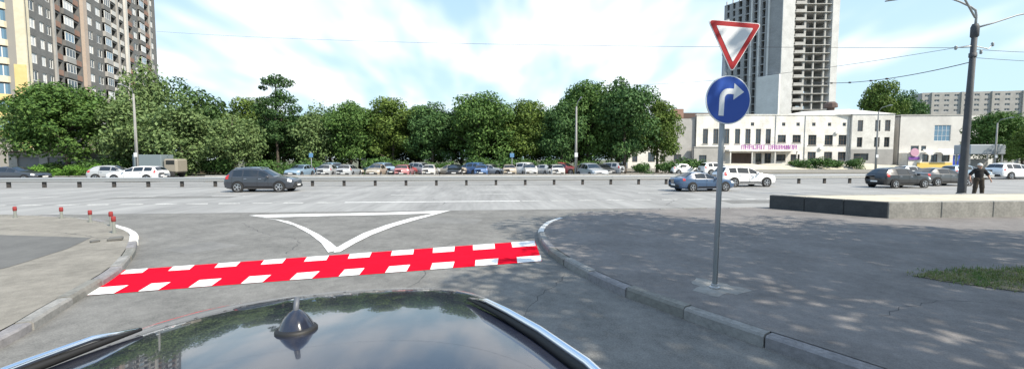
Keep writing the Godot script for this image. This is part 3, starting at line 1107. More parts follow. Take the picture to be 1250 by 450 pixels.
func concrete_tower():
	# unfinished tower: blockwork face on the left, open frame on the right
	var h := 3.0
	var n := 22
	var t := thing("unfinished_tower", "unfinished bare concrete tower with open floors behind the white building", "building", Vector3(100.8, 0, -156.0), 0.0)
	# right face: open floor plates, local x to the right, z towards us
	for f in range(3, n + 1):
		var st := ms()
		span(st, Vector3(1.0, f * h - 0.24, -13.0), Vector3(18.6, f * h, 0.0))
		part(st, "floor_slab", M.tower, t)
	for x in [[4.9, 0.6], [9.0, 0.7], [12.6, 0.5], [16.6, 0.6]]:
		for z in [-0.7, -6.5, -12.6]:
			if x[0] > 10.0 and z < -10.0:
				continue
			var st := ms()
			span(st, Vector3(x[0] - x[1] * 0.5, 3 * h, z - 0.3), Vector3(x[0] + x[1] * 0.5, n * h - 0.26, z + 0.3))
			part(st, "column", M.tower, t)
	for q in [[0.0, 4.4, 0.35, "shear_wall", M.tower_panel], [18.62, 21.2, 0.25, "shear_wall", M.tower_panel]]:
		var st := ms()
		span(st, Vector3(q[0], 0, -13.2), Vector3(q[1], n * h + 0.5, q[2]))
		part(st, q[3], q[4], t)
	# half-built infill and balcony upstands on the open side, different on each floor
	var r := RandomNumberGenerator.new()
	r.seed = 21
	for f in range(3, n):
		var st := ms()
		span(st, Vector3(5.3, f * h + 0.01, -0.35), Vector3(8.55, f * h + 0.95, -0.12))
		part(st, "upstand", M.tower, t)
		st = ms()
		span(st, Vector3(1.05, f * h + 0.01, -9.2), Vector3(12.3, f * h + 2.74, -8.9))
		part(st, "inner_wall", M.tower_block, t)
		if r.randf() < 0.6:
			st = ms()
			span(st, Vector3(9.4, f * h + 0.01, -3.2), Vector3(12.2, f * h + 2.74, -2.95))
			part(st, "inner_wall", M.tower_block, t)
	# left face: turned away to the left, tall slots between blockwork piers
	var left := Transform3D(Basis(Vector3.UP, -atan2(19.0, 12.0)), Vector3(-12.0, 0, -19.0))
	var fw := 22.4
	var holes := []
	for c in [[1.2, 2.2], [3.6, 4.6], [6.0, 7.4], [8.8, 10.2], [12.2, 13.4], [15.2, 16.4]]:
		for f in range(5, n):
			holes.append([c[0], c[1], f * h + (0.5 if c[0] < 8.0 else 0.05), f * h + 2.75])
	var st2 := ms()
	wall_holes(st2, 0.0, fw, 0.0, n * h, holes, 3.0)
	part(st2, "block_wall", M.tower_block, t).transform = left
	st2 = ms()
	span(st2, Vector3(0.02, 0, -6.0), Vector3(fw - 0.02, n * h - 0.2, -3.02))
	part(st2, "core", M.tower_block, t).transform = left
	for x in [11.2, 14.2, 17.6]:
		st2 = ms()
		span(st2, Vector3(x, 0, 0.0), Vector3(x + 0.5, n * h + 0.4, 0.55))
		part(st2, "rib", M.tower_panel, t).transform = left
	st2 = ms()
	span(st2, Vector3(fw - 7.5, 0, 0.003), Vector3(fw + 0.4, 34.0, 1.3))
	part(st2, "lower_block", M.tower_panel, t).transform = left
	for x in [0.4, 3.0, 5.6, 8.6]:
		st2 = ms()
		span(st2, Vector3(x, n * h + 0.01, -1.0), Vector3(x + 0.35, n * h + 1.6, -0.6))
		part(st2, "starter_column", M.tower, t).transform = left

func far_blocks():
	# long slab blocks far behind on the right
	var labels := ["long grey panel block rising far behind the shop building's roof", "farther grey panel block standing right of the long panel block"]
	var k := 0
	for q in [[250.0, -252.0, 62.0, 42.5, -0.16], [318.0, -262.0, 74.0, 45.5, -0.12]]:
		var b := thing("panel_block", labels[k], "building", Vector3(q[0], 0, q[1]), q[4], "far panel blocks")
		k += 1
		var holes := []
		var cols := int(q[2] / 5.2)
		for f in range(9, 14):
			for c in cols:
				holes.append([1.4 + c * 5.2, 4.0 + c * 5.2, f * 3.0 + 0.9, f * 3.0 + 2.3])
		var st := ms()
		wall_holes(st, 0, q[2], 0, q[3], holes, 0.4)
		part(st, "wall", M.stucco_grey, b)
		st = ms()
		span(st, Vector3(0.05, 0, -13), Vector3(q[2] - 0.05, q[3] - 0.1, -0.41))
		part(st, "core", M.stucco_grey, b)
		for h in holes:
			window_at(b, h[0], h[2], 2.6, 1.4, -0.2, 2, 1, M.frame, M.pane, 0.12)
		for c in range(0, cols, 3):
			st = ms()
			span(st, Vector3(4.6 + c * 5.2, 0, 0.002), Vector3(5.6 + c * 5.2, q[3], 0.8))
			part(st, "rib", M.concrete, b)

# ---------------------------------------------------------------- trees
func clumps_round(seed_: int, rad: Vector3, base: float, n: int, cr: float) -> Array:
	# centres and radii of foliage clumps in an uneven egg whose underside is at base
	var r := RandomNumberGenerator.new()
	r.seed = seed_
	var out := []
	for i in n:
		var d := Vector3(r.randfn(), r.randfn() * 0.9, r.randfn()).normalized()
		var k := pow(r.randf(), 0.42)
		var lump := 0.86 + 0.2 * sin(d.x * 4.1 + seed_) * cos(d.z * 3.7 + seed_ * 0.7) + 0.1 * sin(d.y * 6.0)
		var y := d.y * rad.y * k * lump
		var narrow := 1.0 - 0.25 * clampf(y / rad.y, -0.3, 1.0)
		var p := Vector3(d.x * rad.x * k * lump * narrow, base + rad.y + y, d.z * rad.z * k * lump * narrow)
		out.append([p, cr * r.randf_range(0.6, 1.3)])
		r.randf()
	return out

func crown_mesh(seed_: int, clumps: Array, per: int, size: float, dark: Color, light: Color, flat := 0.75, droop := 0.0) -> ArrayMesh:
	var r := RandomNumberGenerator.new()
	r.seed = seed_
	var vs := PackedVector3Array()
	var cs := PackedColorArray()
	for c in clumps:
		var count := int(per * c[1] * c[1] * 0.9) + 6
		for i in count:
			var d := Vector3(r.randfn(), r.randfn(), r.randfn()).normalized()
			var rad: float = c[1] * pow(r.randf(), 0.30)
			var p: Vector3 = c[0] + Vector3(d.x * rad, d.y * rad * flat - droop * rad * r.randf(), d.z * rad)
			var nrm := (d * 0.9 + Vector3(r.randfn(), r.randfn() + 0.7, r.randfn()) * 0.55).normalized()
			var u := nrm.cross(Vector3(r.randfn(), r.randfn(), r.randfn())).normalized()
			var v := nrm.cross(u)
			var s := size * r.randf_range(0.6, 1.35)
			var w := s * r.randf_range(0.38, 0.62)
			var a := p - u * s
			var b := p + v * w + nrm * s * 0.12
			var e := p + u * s - nrm * s * r.randf_range(0.0, 0.4)
			var f := p - v * w + nrm * s * 0.12
			var col := dark.lerp(light, r.randf())   # every leaf at random
			for q in [a, b, e, a, e, f]:
				vs.append(q)
				cs.append(col)
	var arr := []
	arr.resize(Mesh.ARRAY_MAX)
	arr[Mesh.ARRAY_VERTEX] = vs
	arr[Mesh.ARRAY_COLOR] = cs
	var mesh := ArrayMesh.new()
	mesh.add_surface_from_arrays(Mesh.PRIMITIVE_TRIANGLES, arr)
	return mesh

func trunk_mesh(seed_: int, height: float, radius: float, clumps: Array, limbs: int) -> ArrayMesh:
	var r := RandomNumberGenerator.new()
	r.seed = seed_
	var st := ms(false)
	var pts := []
	var radii := []
	for i in 8:
		var k := i / 7.0
		pts.append(Vector3(sin(k * 3.0 + seed_) * 0.22 * k, k * height - 0.1, cos(k * 2.3 + seed_) * 0.22 * k))
		radii.append(radius * (1.35 if i == 0 else 1.0) * (1.0 - 0.75 * k))
	tube(st, pts, radii, 9)
	for i in limbs:
		var c: Vector3 = clumps[r.randi() % clumps.size()][0]
		var at: float = clampf(c.y - height * 0.12 - 0.25 * Vector2(c.x, c.z).length(), height * 0.22, height * 0.85)
		var k := at / height
		var s := Vector3(sin(k * 3.0 + seed_) * 0.22 * k, at, cos(k * 2.3 + seed_) * 0.22 * k)
		var mid := s.lerp(c, 0.5) + Vector3(r.randf_range(-0.3, 0.3), -0.25, r.randf_range(-0.3, 0.3))
		var r0 := radius * 0.42 * (1.0 - 0.6 * k)
		tube(st, [s, mid, c], [r0, r0 * 0.65, r0 * 0.22], 6)
	return commit(st)

func make_tree(called: String, label: String, group: String, crown: Mesh, trunk: Mesh) -> Node3D:
	var o := thing(called, label, "tree", Vector3.ZERO, 0.0, group)
	put(trunk, "trunk", M.bark, o)
	put(crown, "crown", M.leaf, o)
	return o

func build_trees():
	var deep := Color(0.04, 0.092, 0.022)
	var fresh := Color(0.125, 0.215, 0.055)
	var kinds := []
	# broad park trees, three individuals of the kind: 12 m high, crown 9 m across
	for k in 3:
		var cl := clumps_round(100 + k, Vector3(4.5, 4.9, 4.3), 2.0, 74, 1.4)
		kinds.append([crown_mesh(200 + k, cl, 115, 0.195, [deep, Color(0.05, 0.092, 0.02), Color(0.03, 0.075, 0.026)][k], [fresh, Color(0.165, 0.235, 0.05), Color(0.105, 0.195, 0.062)][k]), trunk_mesh(300 + k, 9.0, 0.26, cl, 12)])
	# olive loose trees with drooping sprays
	for k in 2:
		var cl := clumps_round(400 + k, Vector3(4.3, 4.6, 4.1), 1.5, 66, 1.35)
		kinds.append([crown_mesh(500 + k, cl, 62, 0.22, Color(0.07, 0.12, 0.042), Color(0.175, 0.245, 0.095), 0.8, 0.9), trunk_mesh(600 + k, 8.5, 0.22, cl, 12)])
	# darker evergreen-green trees
	var cld := clumps_round(700, Vector3(4.0, 5.2, 4.0), 1.4, 62, 1.25)
	kinds.append([crown_mesh(701, cld, 72, 0.22, Color(0.026, 0.062, 0.018), Color(0.085, 0.15, 0.045)), trunk_mesh(702, 9.5, 0.25, cld, 12)])
	var words := ["broad green park tree", "broad green park tree", "broad green park tree", "loose olive-green tree", "loose olive-green tree", "dark green tree"]
	# [x, z, height, width, kind, label]
	var list := [
		[-66.0, -57.0, 13.0, 9.5, 3, "olive-green tree before the cream balconies of the apartment block"],
		[-58.5, -54.0, 12.3, 10.5, 0, "wide green tree beside the cream wing of the apartment block"],
		[-50.5, -55.0, 12.8, 9.0, 4, "olive-green tree standing before the grey-brown facade"],
		[-53.0, -60.0, 18.5, 7.6, 4, "tall thin olive tree reaching highest against the grey-brown facade"],
		[-47.0, -62.0, 15.0, 9.5, 5, "tall dark tree at the end of the apartment block"],
		[-42.0, -52.0, 10.8, 9.5, 3, "big pale olive tree right of the slim concrete lamp post"],
		[-36.5, -54.0, 9.6, 7.5, 4, "lower olive tree behind the dark grey crossover"],
		[-41.5, -66.0, 11.8, 8.5, 1, "green tree peeping over the olive trees"],
		[-34.5, -62.0, 11.2, 8.0, 5, "dark tree under the flat-topped pine"],
		[-28.5, -60.0, 10.6, 7.5, 3, "olive tree between the pine and the bright green trees"],
		[-24.0, -61.0, 10.8, 8.0, 0, "bright green tree next to the olive tree in the park row"],
		[-18.0, -62.0, 11.2, 9.0, 1, "bright green tree second along from the olive tree"],
		[-11.8, -61.0, 10.8, 8.0, 2, "bright green tree third along from the olive tree"],
		[-4.8, -60.0, 12.0, 9.5, 0, "taller rounded park tree in the middle of the row"],
		[2.0, -62.0, 10.9, 8.5, 1, "lower park tree just left of the slim lamp post"],
		[7.2, -60.0, 11.0, 7.5, 2, "park tree directly behind the slim lamp post"],
		[11.5, -62.0, 14.2, 9.0, 0, "large park tree forming the left half of the tallest clump"],
		[16.5, -60.0, 14.2, 9.5, 2, "large park tree forming the right half of the tallest clump"],
		[22.0, -62.0, 11.0, 7.0, 1, "park tree at the end of the row by the white building"],
	]
	for t in list:
		place_tree(kinds[t[4]], "park_tree", t[5], "trees along the park edge", Vector3(t[0], 0, t[1]), t[2], t[3] * 1.12)
	# second and third row deeper in the park
	var r := RandomNumberGenerator.new()
	r.seed = 77
	for row in 3:
		for i in 15:
			var x := -62.0 + i * 6.6 + r.randf_range(-1.5, 1.5) + row * 2.0
			var z := -69.0 - row * 7.5 + r.randf_range(-1.5, 1.5)
			if x > 22.0:
				continue
			place_tree(kinds[[0, 5, 1, 2][r.randi() % 4]], "park_tree", "tree deeper in the park, mostly hidden behind the front row", "trees deep in the park", Vector3(x, 0, z), r.randf_range(9.8, 11.6), r.randf_range(9.0, 11.0))
	# the pine that stands above the row
	var pc := []
	for c in [[0.3, 14.3, 0.3, 1.2], [-1.1, 13.9, 0.4, 1.1], [1.6, 13.8, -0.3, 1.3], [0.4, 13.5, 0.6, 1.2], [-2.1, 13.0, 0.0, 0.7], [1.2, 12.0, 0.5, 1.3], [-0.3, 11.6, -0.8, 1.3], [2.4, 11.3, 0.2, 1.2], [-1.6, 11.0, 0.6, 1.2], [0.6, 10.7, 0.9, 1.5], [-2.6, 10.0, 0.6, 1.3], [2.8, 10.0, 0.0, 1.4], [-2.2, 9.2, 0.3, 1.1], [2.6, 8.9, 0.2, 1.3], [0.0, 9.2, 0.9, 1.3], [-2.6, 7.8, -0.2, 1.4], [2.8, 7.4, 0.3, 1.4], [0.3, 7.4, 1.2, 1.4], [0.0, 5.8, 0.6, 1.7]]:
		pc.append([Vector3(c[0], c[1], c[2]), c[3] * 1.05])
		rng.randf()
	var pine := make_tree("pine_tree", "tall pine with flat layered top rising above the tree row", "", crown_mesh(801, pc, 150, 0.2, Color(0.025, 0.06, 0.02), Color(0.06, 0.12, 0.035), 0.55), trunk_mesh(802, 14.0, 0.24, pc, 16))
	pine.position = Vector3(-33.4, -0.3, -58.5)
	pine.scale = Vector3(0.85, 0.96, 0.85)
	pine.set_meta("group", "trees along the park edge")
	# shrubs under the row
	var bc := clumps_round(900, Vector3(2.6, 1.0, 1.5), 0.0, 22, 0.75)
	var bush := crown_mesh(901, bc, 110, 0.17, Color(0.03, 0.07, 0.02), Color(0.10, 0.19, 0.05))
	var bstem := trunk_mesh(902, 1.2, 0.05, bc, 6)
	for i in 24:
		var x := -60.0 + i * 3.7 + r.randf_range(-0.8, 0.8)
		if x > 25.0:
			continue
		var o := thing("shrub", "low green shrub growing under the park trees", "shrub", Vector3(x, 0, -56.5 + x * -0.05 + r.randf_range(-1.0, 0.6)), r.randf() * TAU, "shrubs under the park trees")
		o.scale = Vector3.ONE * r.randf_range(0.8, 1.35)
		put(bstem, "stems", M.bark, o)
		put(bush, "foliage", M.leaf, o)
	# bright hedge in front of the apartment block
	var hc := []
	for i in 60:
		hc.append([Vector3(rng.randf_range(-7.5, 7.5), rng.randf_range(0.35, 1.25), rng.randf_range(-0.5, 0.5)), rng.randf_range(0.35, 0.55)])
		rng.randf()
	var hedge := thing("hedge", "bright green clipped hedge behind the white parked cars", "hedge", Vector3(-49.0, 0, -48.0), 0.09)
	put(trunk_mesh(905, 1.0, 0.05, hc, 14), "stems", M.bark, hedge)
	put(crown_mesh(906, hc, 420, 0.11, Color(0.06, 0.14, 0.02), Color(0.15, 0.30, 0.05)), "foliage", M.leaf, hedge)
	# right-hand trees: behind the shops and at the edge of the picture
	for t in [
		[114.0, -128.0, 26.0, 15.0, 1, "round green tree crown showing above the white building's right end"],
		[124.0, -131.0, 24.5, 14.0, 2, "green tree crown adjoining the round one above the shop roof"],
		[87.5, -74.0, 11.0, 9.5, 0, "green tree at the corner of the shop building beyond the dark lamp pole"],
		[96.0, -77.0, 10.4, 9.0, 2, "green tree second from the shop building's corner"],
		[84.0, -66.0, 8.0, 7.0, 1, "low green tree before the two trees by the shop building"]]:
		place_tree(kinds[t[4]], "street_tree", t[5], "trees by the shops", Vector3(t[0], 0, t[1]), t[2], t[3])
	for p in [[58.5, -83.5, 1.0], [62.0, -83.0, 1.2], [66.0, -84.0, 1.0], [70.0, -83.5, 1.1]]:
		var o := thing("shrub", "low shrub on the bank before the white building", "shrub", Vector3(p[0], 0.12, p[1]), p[0], "shrubs before the white building")
		o.scale = Vector3.ONE * p[2]
		put(bstem, "stems", M.bark, o)
		put(bush, "foliage", M.leaf, o)
	# tall roadside trees outside the picture on the right: they shade the pavement
	var near_kinds := []
	for k in 2:
		var cl := clumps_round(1000 + k, Vector3(4.2, 3.4, 4.2), 6.2, 25, 1.35)
		near_kinds.append([crown_mesh(1100 + k, cl, 125, 0.15, deep, fresh), trunk_mesh(1200 + k, 11.0, 0.24, cl, 14)])
	var k := 0
	for p in [[11.4, -5.7], [16.2, -3.7], [21.0, -2.4], [10.7, -2.0], [10.9, 2.4], [16.4, 1.0], [26.0, -2.9], [21.5, 2.6], [14.2, 6.0]]:
		var o := make_tree("roadside_tree", "tall leafy roadside tree whose shadow falls on the pavement", "trees shading the pavement", near_kinds[k % 2][0], near_kinds[k % 2][1])
		o.position = Vector3(p[0], 0.12, p[1])
		o.rotation.y = k * 1.9
		k += 1

func place_tree(kind: Array, called: String, label: String, group: String, at: Vector3, height: float, width: float):
	var o := make_tree(called, label, group, kind[0], kind[1])
	o.position = at
	o.rotation.y = rng.randf() * TAU
	o.scale = Vector3(width / 9.6, height / 11.4, width / 9.6)

# ---------------------------------------------------------------- guard rail
func build_rail():
	var o := thing("guard_rail", "long low steel guard rail between the avenue and the parked cars", "guard rail", Vector3.ZERO, ROAD_YAW)
	var st := ms()
	span(st, Vector3(-0.1, 0, -0.08), Vector3(0.1, 0.70, 0.05))
	var post := commit(st)
	# w-shaped beam section swept along each 4.8 m length
	st = ms()
	var sec := [[0.0, 0.42], [0.07, 0.47], [0.07, 0.53], [0.015, 0.58], [0.07, 0.63], [0.07, 0.69], [0.0, 0.74]]
	for i in sec.size() - 1:
		var a := Vector3(0, sec[i][1], sec[i][0])
		var b := Vector3(0, sec[i + 1][1], sec[i + 1][0])
		var l := Vector3(4.79, 0, 0)
		quad(st, a, b, b + l, a + l)
		var bk := Vector3(0, 0, -0.012)
		quad(st, a + l + bk, b + l + bk, b + bk, a + bk)
	var beam := commit(st)
	var rusty := mat(0.05, 0.045, 0.042, 0.85)
	for i in 21:
		var x := -54.0 + i * 4.8
		put(beam, "beam", M.galv, o, Vector3(x, 0.004, -33.2 + 0.06))
		for k in 2:
			put(post, "post", rusty, o, Vector3(x + 0.4 + k * 2.4, 0.0, -33.25))

# ---------------------------------------------------------------- cars
const CARS := {
	"crossover": {"wheel": [1.42, -1.38], "r": 0.36, "glass": [[-0.02, 0.62], [-1.02, -0.10], [-1.72, -1.12]], "screen": [0.24, 0.92], "rear": [-2.2, -1.93],
		"rows": [[2.36, 0.46, 0.66, 0.74, 0.66, 0.56], [2.28, 0.27, 0.78, 0.88, 0.82, 0.72], [1.95, 0.22, 0.90, 1.00, 0.92, 0.82], [1.1, 0.22, 0.98, 1.10, 0.93, 0.84], [0.95, 0.22, 1.0, 1.14, 0.93, 0.80], [0.2, 0.22, 1.02, 1.60, 0.93, 0.66], [-0.6, 0.22, 1.04, 1.70, 0.93, 0.66], [-1.5, 0.22, 1.06, 1.68, 0.92, 0.65], [-1.92, 0.22, 1.08, 1.60, 0.91, 0.64], [-2.22, 0.27, 1.06, 1.18, 0.89, 0.74], [-2.36, 0.42, 0.82, 0.98, 0.82, 0.68]]},
	"sedan": {"wheel": [1.40, -1.32], "r": 0.32, "glass": [[-0.12, 0.55], [-1.02, -0.20]], "screen": [0.08, 0.80], "rear": [-1.72, -1.2],
		"rows": [[2.3, 0.42, 0.58, 0.64, 0.62, 0.5], [2.2, 0.25, 0.66, 0.75, 0.78, 0.68], [1.85, 0.2, 0.76, 0.86, 0.87, 0.76], [1.0, 0.2, 0.86, 0.96, 0.88, 0.78], [0.82, 0.2, 0.88, 1.0, 0.88, 0.74], [0.05, 0.2, 0.90, 1.38, 0.88, 0.58], [-0.55, 0.2, 0.91, 1.44, 0.88, 0.58], [-1.18, 0.2, 0.92, 1.39, 0.88, 0.57], [-1.75, 0.2, 0.94, 1.07, 0.87, 0.68], [-2.1, 0.22, 0.92, 1.02, 0.84, 0.7], [-2.3, 0.38, 0.76, 0.88, 0.74, 0.6]]},
	"hatchback": {"wheel": [1.25, -1.22], "r": 0.31, "glass": [[-0.02, 0.55], [-0.92, -0.10]], "screen": [0.18, 0.86], "rear": [-1.88, -1.5],
		"rows": [[2.02, 0.42, 0.58, 0.66, 0.62, 0.5], [1.94, 0.25, 0.68, 0.78, 0.76, 0.66], [1.6, 0.2, 0.80, 0.90, 0.84, 0.74], [1.0, 0.2, 0.88, 1.0, 0.85, 0.75], [0.88, 0.2, 0.90, 1.04, 0.85, 0.72], [0.15, 0.2, 0.92, 1.44, 0.85, 0.58], [-0.5, 0.2, 0.93, 1.50, 0.85, 0.58], [-1.2, 0.2, 0.95, 1.46, 0.85, 0.57], [-1.5, 0.2, 0.96, 1.38, 0.84, 0.56], [-1.88, 0.24, 0.94, 1.04, 0.82, 0.68], [-2.0, 0.4, 0.74, 0.88, 0.74, 0.62]]},
	"wagon": {"wheel": [1.42, -1.36], "r": 0.32, "glass": [[-0.08, 0.56], [-0.98, -0.16], [-1.75, -1.08]], "screen": [0.12, 0.84], "rear": [-2.14, -1.9],
		"rows": [[2.3, 0.42, 0.58, 0.64, 0.62, 0.5], [2.2, 0.25, 0.68, 0.77, 0.78, 0.68], [1.85, 0.2, 0.78, 0.88, 0.87, 0.76], [1.0, 0.2, 0.88, 0.98, 0.88, 0.78], [0.85, 0.2, 0.90, 1.02, 0.88, 0.74], [0.08, 0.2, 0.92, 1.40, 0.88, 0.60], [-0.6, 0.2, 0.93, 1.48, 0.88, 0.60], [-1.4, 0.2, 0.95, 1.46, 0.88, 0.60], [-1.88, 0.2, 0.96, 1.40, 0.87, 0.60], [-2.16, 0.24, 0.95, 1.04, 0.85, 0.7], [-2.3, 0.4, 0.76, 0.88, 0.76, 0.64]]},
}

func car_row(rows: Array, x: float) -> Array:
	for i in rows.size() - 1:
		if x <= rows[i][0] and x >= rows[i + 1][0]:
			var k: float = (x - rows[i][0]) / (rows[i + 1][0] - rows[i][0])
			var out := []
			for j in 6:
				out.append(lerpf(rows[i][j], rows[i + 1][j], k))
			return out
	return rows[0] if x > rows[0][0] else rows[-1]

func car_point(rows: Array, x: float, t: float, side: float) -> Vector3:
	var q := car_row(rows, x)
	var yb: float = q[1]
	var belt: float = q[2]
	var top: float = q[3]
	var w: float = q[4]
	var wt: float = q[5]
	var ring := [[yb, 0.0], [yb, w * 0.84], [yb + 0.1, w * 0.97], [lerpf(yb + 0.1, belt, 0.55), w], [belt, w * 0.965], [lerpf(belt, top, 0.90), wt], [top, wt * 0.78], [top + 0.025, 0.0]]
	var i := clampi(int(t), 0, 6)
	var k := t - i
	return Vector3(x, lerpf(ring[i][0], ring[i + 1][0], k), side * lerpf(ring[i][1], ring[i + 1][1], k))

func car_patch(st: SurfaceTool, rows: Array, x0: float, x1: float, t0: float, t1: float, side: float, off: float, nx := 4, nt := 3):
	var g := []
	for i in nx + 1:
		var line := []
		for j in nt + 1:
			var x := lerpf(x0, x1, float(i) / nx)
			var t := lerpf(t0, t1, float(j) / nt)
			var p := car_point(rows, x, t, side)
			var dx := car_point(rows, x + 0.02, t, side) - car_point(rows, x - 0.02, t, side)
			var dt := car_point(rows, x, minf(t + 0.02, 6.999), side) - car_point(rows, x, t - 0.02, side)
			var n := dx.cross(dt).normalized() * side
			if n.y < -0.2 or n.z * side < -0.2:
				n = -n
			line.append(p + n * off)
		g.append(line)
	for i in nx:
		for j in nt:
			if side > 0:
				quad(st, g[i][j], g[i + 1][j], g[i + 1][j + 1], g[i][j + 1])
			else:
				quad(st, g[i][j], g[i][j + 1], g[i + 1][j + 1], g[i + 1][j])

func car_parts(o: Node3D, kind: String, body_mat: Material, fine := true):
	var spec: Dictionary = CARS[kind]
	var rows: Array = spec.rows
	var key := "car_" + kind
	if not cache.has(key):
		var st := ms(false)
		var xs := []
		for i in rows.size() - 1:
			for k in 3:
				xs.append(lerpf(rows[i][0], rows[i + 1][0], k / 3.0))
		xs.append(rows[-1][0])
		for side in [1.0, -1.0]:
			for i in xs.size() - 1:
				for j in 14:
					var a := car_point(rows, xs[i], j * 0.5, side)
					var b := car_point(rows, xs[i + 1], j * 0.5, side)
					var c := car_point(rows, xs[i + 1], (j + 1) * 0.5 - 1e-5, side)
					var d := car_point(rows, xs[i], (j + 1) * 0.5 - 1e-5, side)
					if side > 0:
						quad(st, a, d, c, b)
					else:
						quad(st, a, b, c, d)
			for e in [0, xs.size() - 1]:
				for j in 14:
					tri(st, Vector3(xs[e], 0.6, 0), car_point(rows, xs[e], j * 0.5, side), car_point(rows, xs[e], (j + 1) * 0.5 - 1e-5, side))
		cache[key] = commit(st)
		var tyre := ms(false)
		var r: float = spec.r
		var turn := Transform3D(Basis(Vector3.RIGHT, PI / 2), Vector3.ZERO)
		lathe(tyre, [[0.12, -0.1], [r * 0.72, -0.105], [r - 0.02, -0.1], [r, -0.07], [r, 0.07], [r - 0.02, 0.1], [r * 0.70, 0.105], [r * 0.68, 0.06]], 24, turn)
		cache[key + "_tyre"] = commit(tyre)
		var rim := ms()
		lathe(rim, [[r * 0.62, 0.055], [r * 0.70, 0.075], [r * 0.70, 0.11], [r * 0.63, 0.112], [r * 0.60, 0.07]], 24, turn)
		for k in 5:
			var a := TAU * k / 5
			box(rim, Vector3(cos(a), sin(a), 0) * r * 0.34 + Vector3(0, 0, 0.09), Vector3(r * 0.62, r * 0.17, 0.03), Basis(Vector3.BACK, a))
		lathe(rim, [[0.0, 0.07], [0.06, 0.07], [0.06, 0.12], [0.0, 0.125]], 10, turn)
		lathe(rim, [[0.0, 0.05], [r * 0.64, 0.05]], 24, turn)
		cache[key + "_rim"] = commit(rim)
		var arch := ms()
		lathe(arch, [[0.0, -0.004], [r + 0.075, -0.004], [r + 0.075, 0.004], [0.0, 0.004]], 24, turn)
		cache[key + "_arch"] = commit(arch)
	put(cache[key], "body", body_mat, o)
	for side in [1.0, -1.0]:
		for wx in spec.wheel:
			var w: float = car_row(rows, wx)[4]
			var y: float = spec.r
			put(cache[key + "_arch"], "wheel_arch", M.black, o, Vector3(wx, y + 0.02, side * (w + 0.012)))
			var tyre := put(cache[key + "_tyre"], "wheel", M.rubber, o, Vector3(wx, y, side * (w - 0.055)), 0.0 if side > 0 else PI)
			put(cache[key + "_rim"], "rim", M.rim, tyre)
		for gx in spec.glass:
			var st := ms(false)
			car_patch(st, rows, gx[0], gx[1], 4.14, 4.9, side, 0.008)
			part(st, "side_window", M.glass, o)
		var st2 := ms(false)
		car_patch(st2, rows, rows[1][0] - 0.04, rows[1][0] - 0.30, 3.5, 4.6, side, 0.008)
		part(st2, "headlight", M.lamp_clear, o)
		st2 = ms(false)
		var n := rows.size()
		car_patch(st2, rows, rows[n - 2][0] + 0.02, rows[n - 2][0] + 0.22, 3.6, 4.5, side, 0.008)
		part(st2, "tail_light", M.lamp_red, o)
		if fine:
			var m := ms()
			var fx: float = spec.glass[0][1] + 0.02
			var mp := car_point(rows, fx, 4.05, side)
			bevel_box(m, mp + Vector3(0.02, 0.08, side * 0.12), Vector3(0.12, 0.15, 0.22), 0.03)
			part(m, "mirror", body_mat, o)
			for gx in spec.glass.slice(0, 2):
				m = ms()
				var hp := car_point(rows, gx[0] + 0.15, 3.72, side)
				bevel_box(m, hp + Vector3(0, 0, side * 0.015), Vector3(0.2, 0.035, 0.04), 0.01)
				part(m, "door_handle", M.chrome, o)
			m = ms()
			for gx in spec.glass:
				car_patch(m, rows, gx[0] - 0.05, gx[0] - 0.035, 2.2, 4.98, side, 0.006, 1, 12)
			car_patch(m, rows, spec.glass[0][1] + 0.05, spec.glass[0][1] + 0.065, 2.2, 4.0, side, 0.006, 1, 10)
			part(m, "door_seam", M.black, o)
			m = ms(false)
			car_patch(m, rows, spec.wheel[1] + 0.48, spec.wheel[0] - 0.48, 1.6, 2.3, side, 0.012)
			part(m, "sill", M.black, o)
	var ws := ms(false)
	car_patch(ws, rows, spec.screen[0], spec.screen[1], 5.12, 6.99, 1.0, 0.01, 6, 5)
	car_patch(ws, rows, spec.screen[0], spec.screen[1], 5.12, 6.99, -1.0, 0.01, 6, 5)
	part(ws, "windscreen", M.glass, o)
	ws = ms(false)
	car_patch(ws, rows, spec.rear[0], spec.rear[1], 5.12, 6.99, 1.0, 0.01, 4, 5)
	car_patch(ws, rows, spec.rear[0], spec.rear[1], 5.12, 6.99, -1.0, 0.01, 4, 5)
	part(ws, "rear_window", M.glass, o)
	var bm := ms()
	bevel_box(bm, Vector3(rows[0][0] - 0.03, 0.42, 0), Vector3(0.16, 0.18, rows[1][4] * 1.7), 0.04)
	part(bm, "bumper", M.black, o)
	bm = ms()
	bevel_box(bm, Vector3(rows[-1][0] + 0.03, 0.42, 0), Vector3(0.16, 0.18, rows[1][4] * 1.7), 0.04)
	part(bm, "bumper", M.black, o)
	for e in [[rows[0][0] + 0.055, 1.0], [rows[-1][0] - 0.055, -1.0]]:
		bm = ms()
		box(bm, Vector3(e[0], 0.50, 0), Vector3(0.012, 0.11, 0.5))
		part(bm, "number_plate", M.plate, o)

func car(called: String, kind: String, paint_name: String, label: String, at: Vector3, turn: float, group: String, fine := true) -> Node3D:
	var o := thing(called, label, "car", at, turn, group)
	car_parts(o, kind, M.car_body[paint_name], fine)
	return o

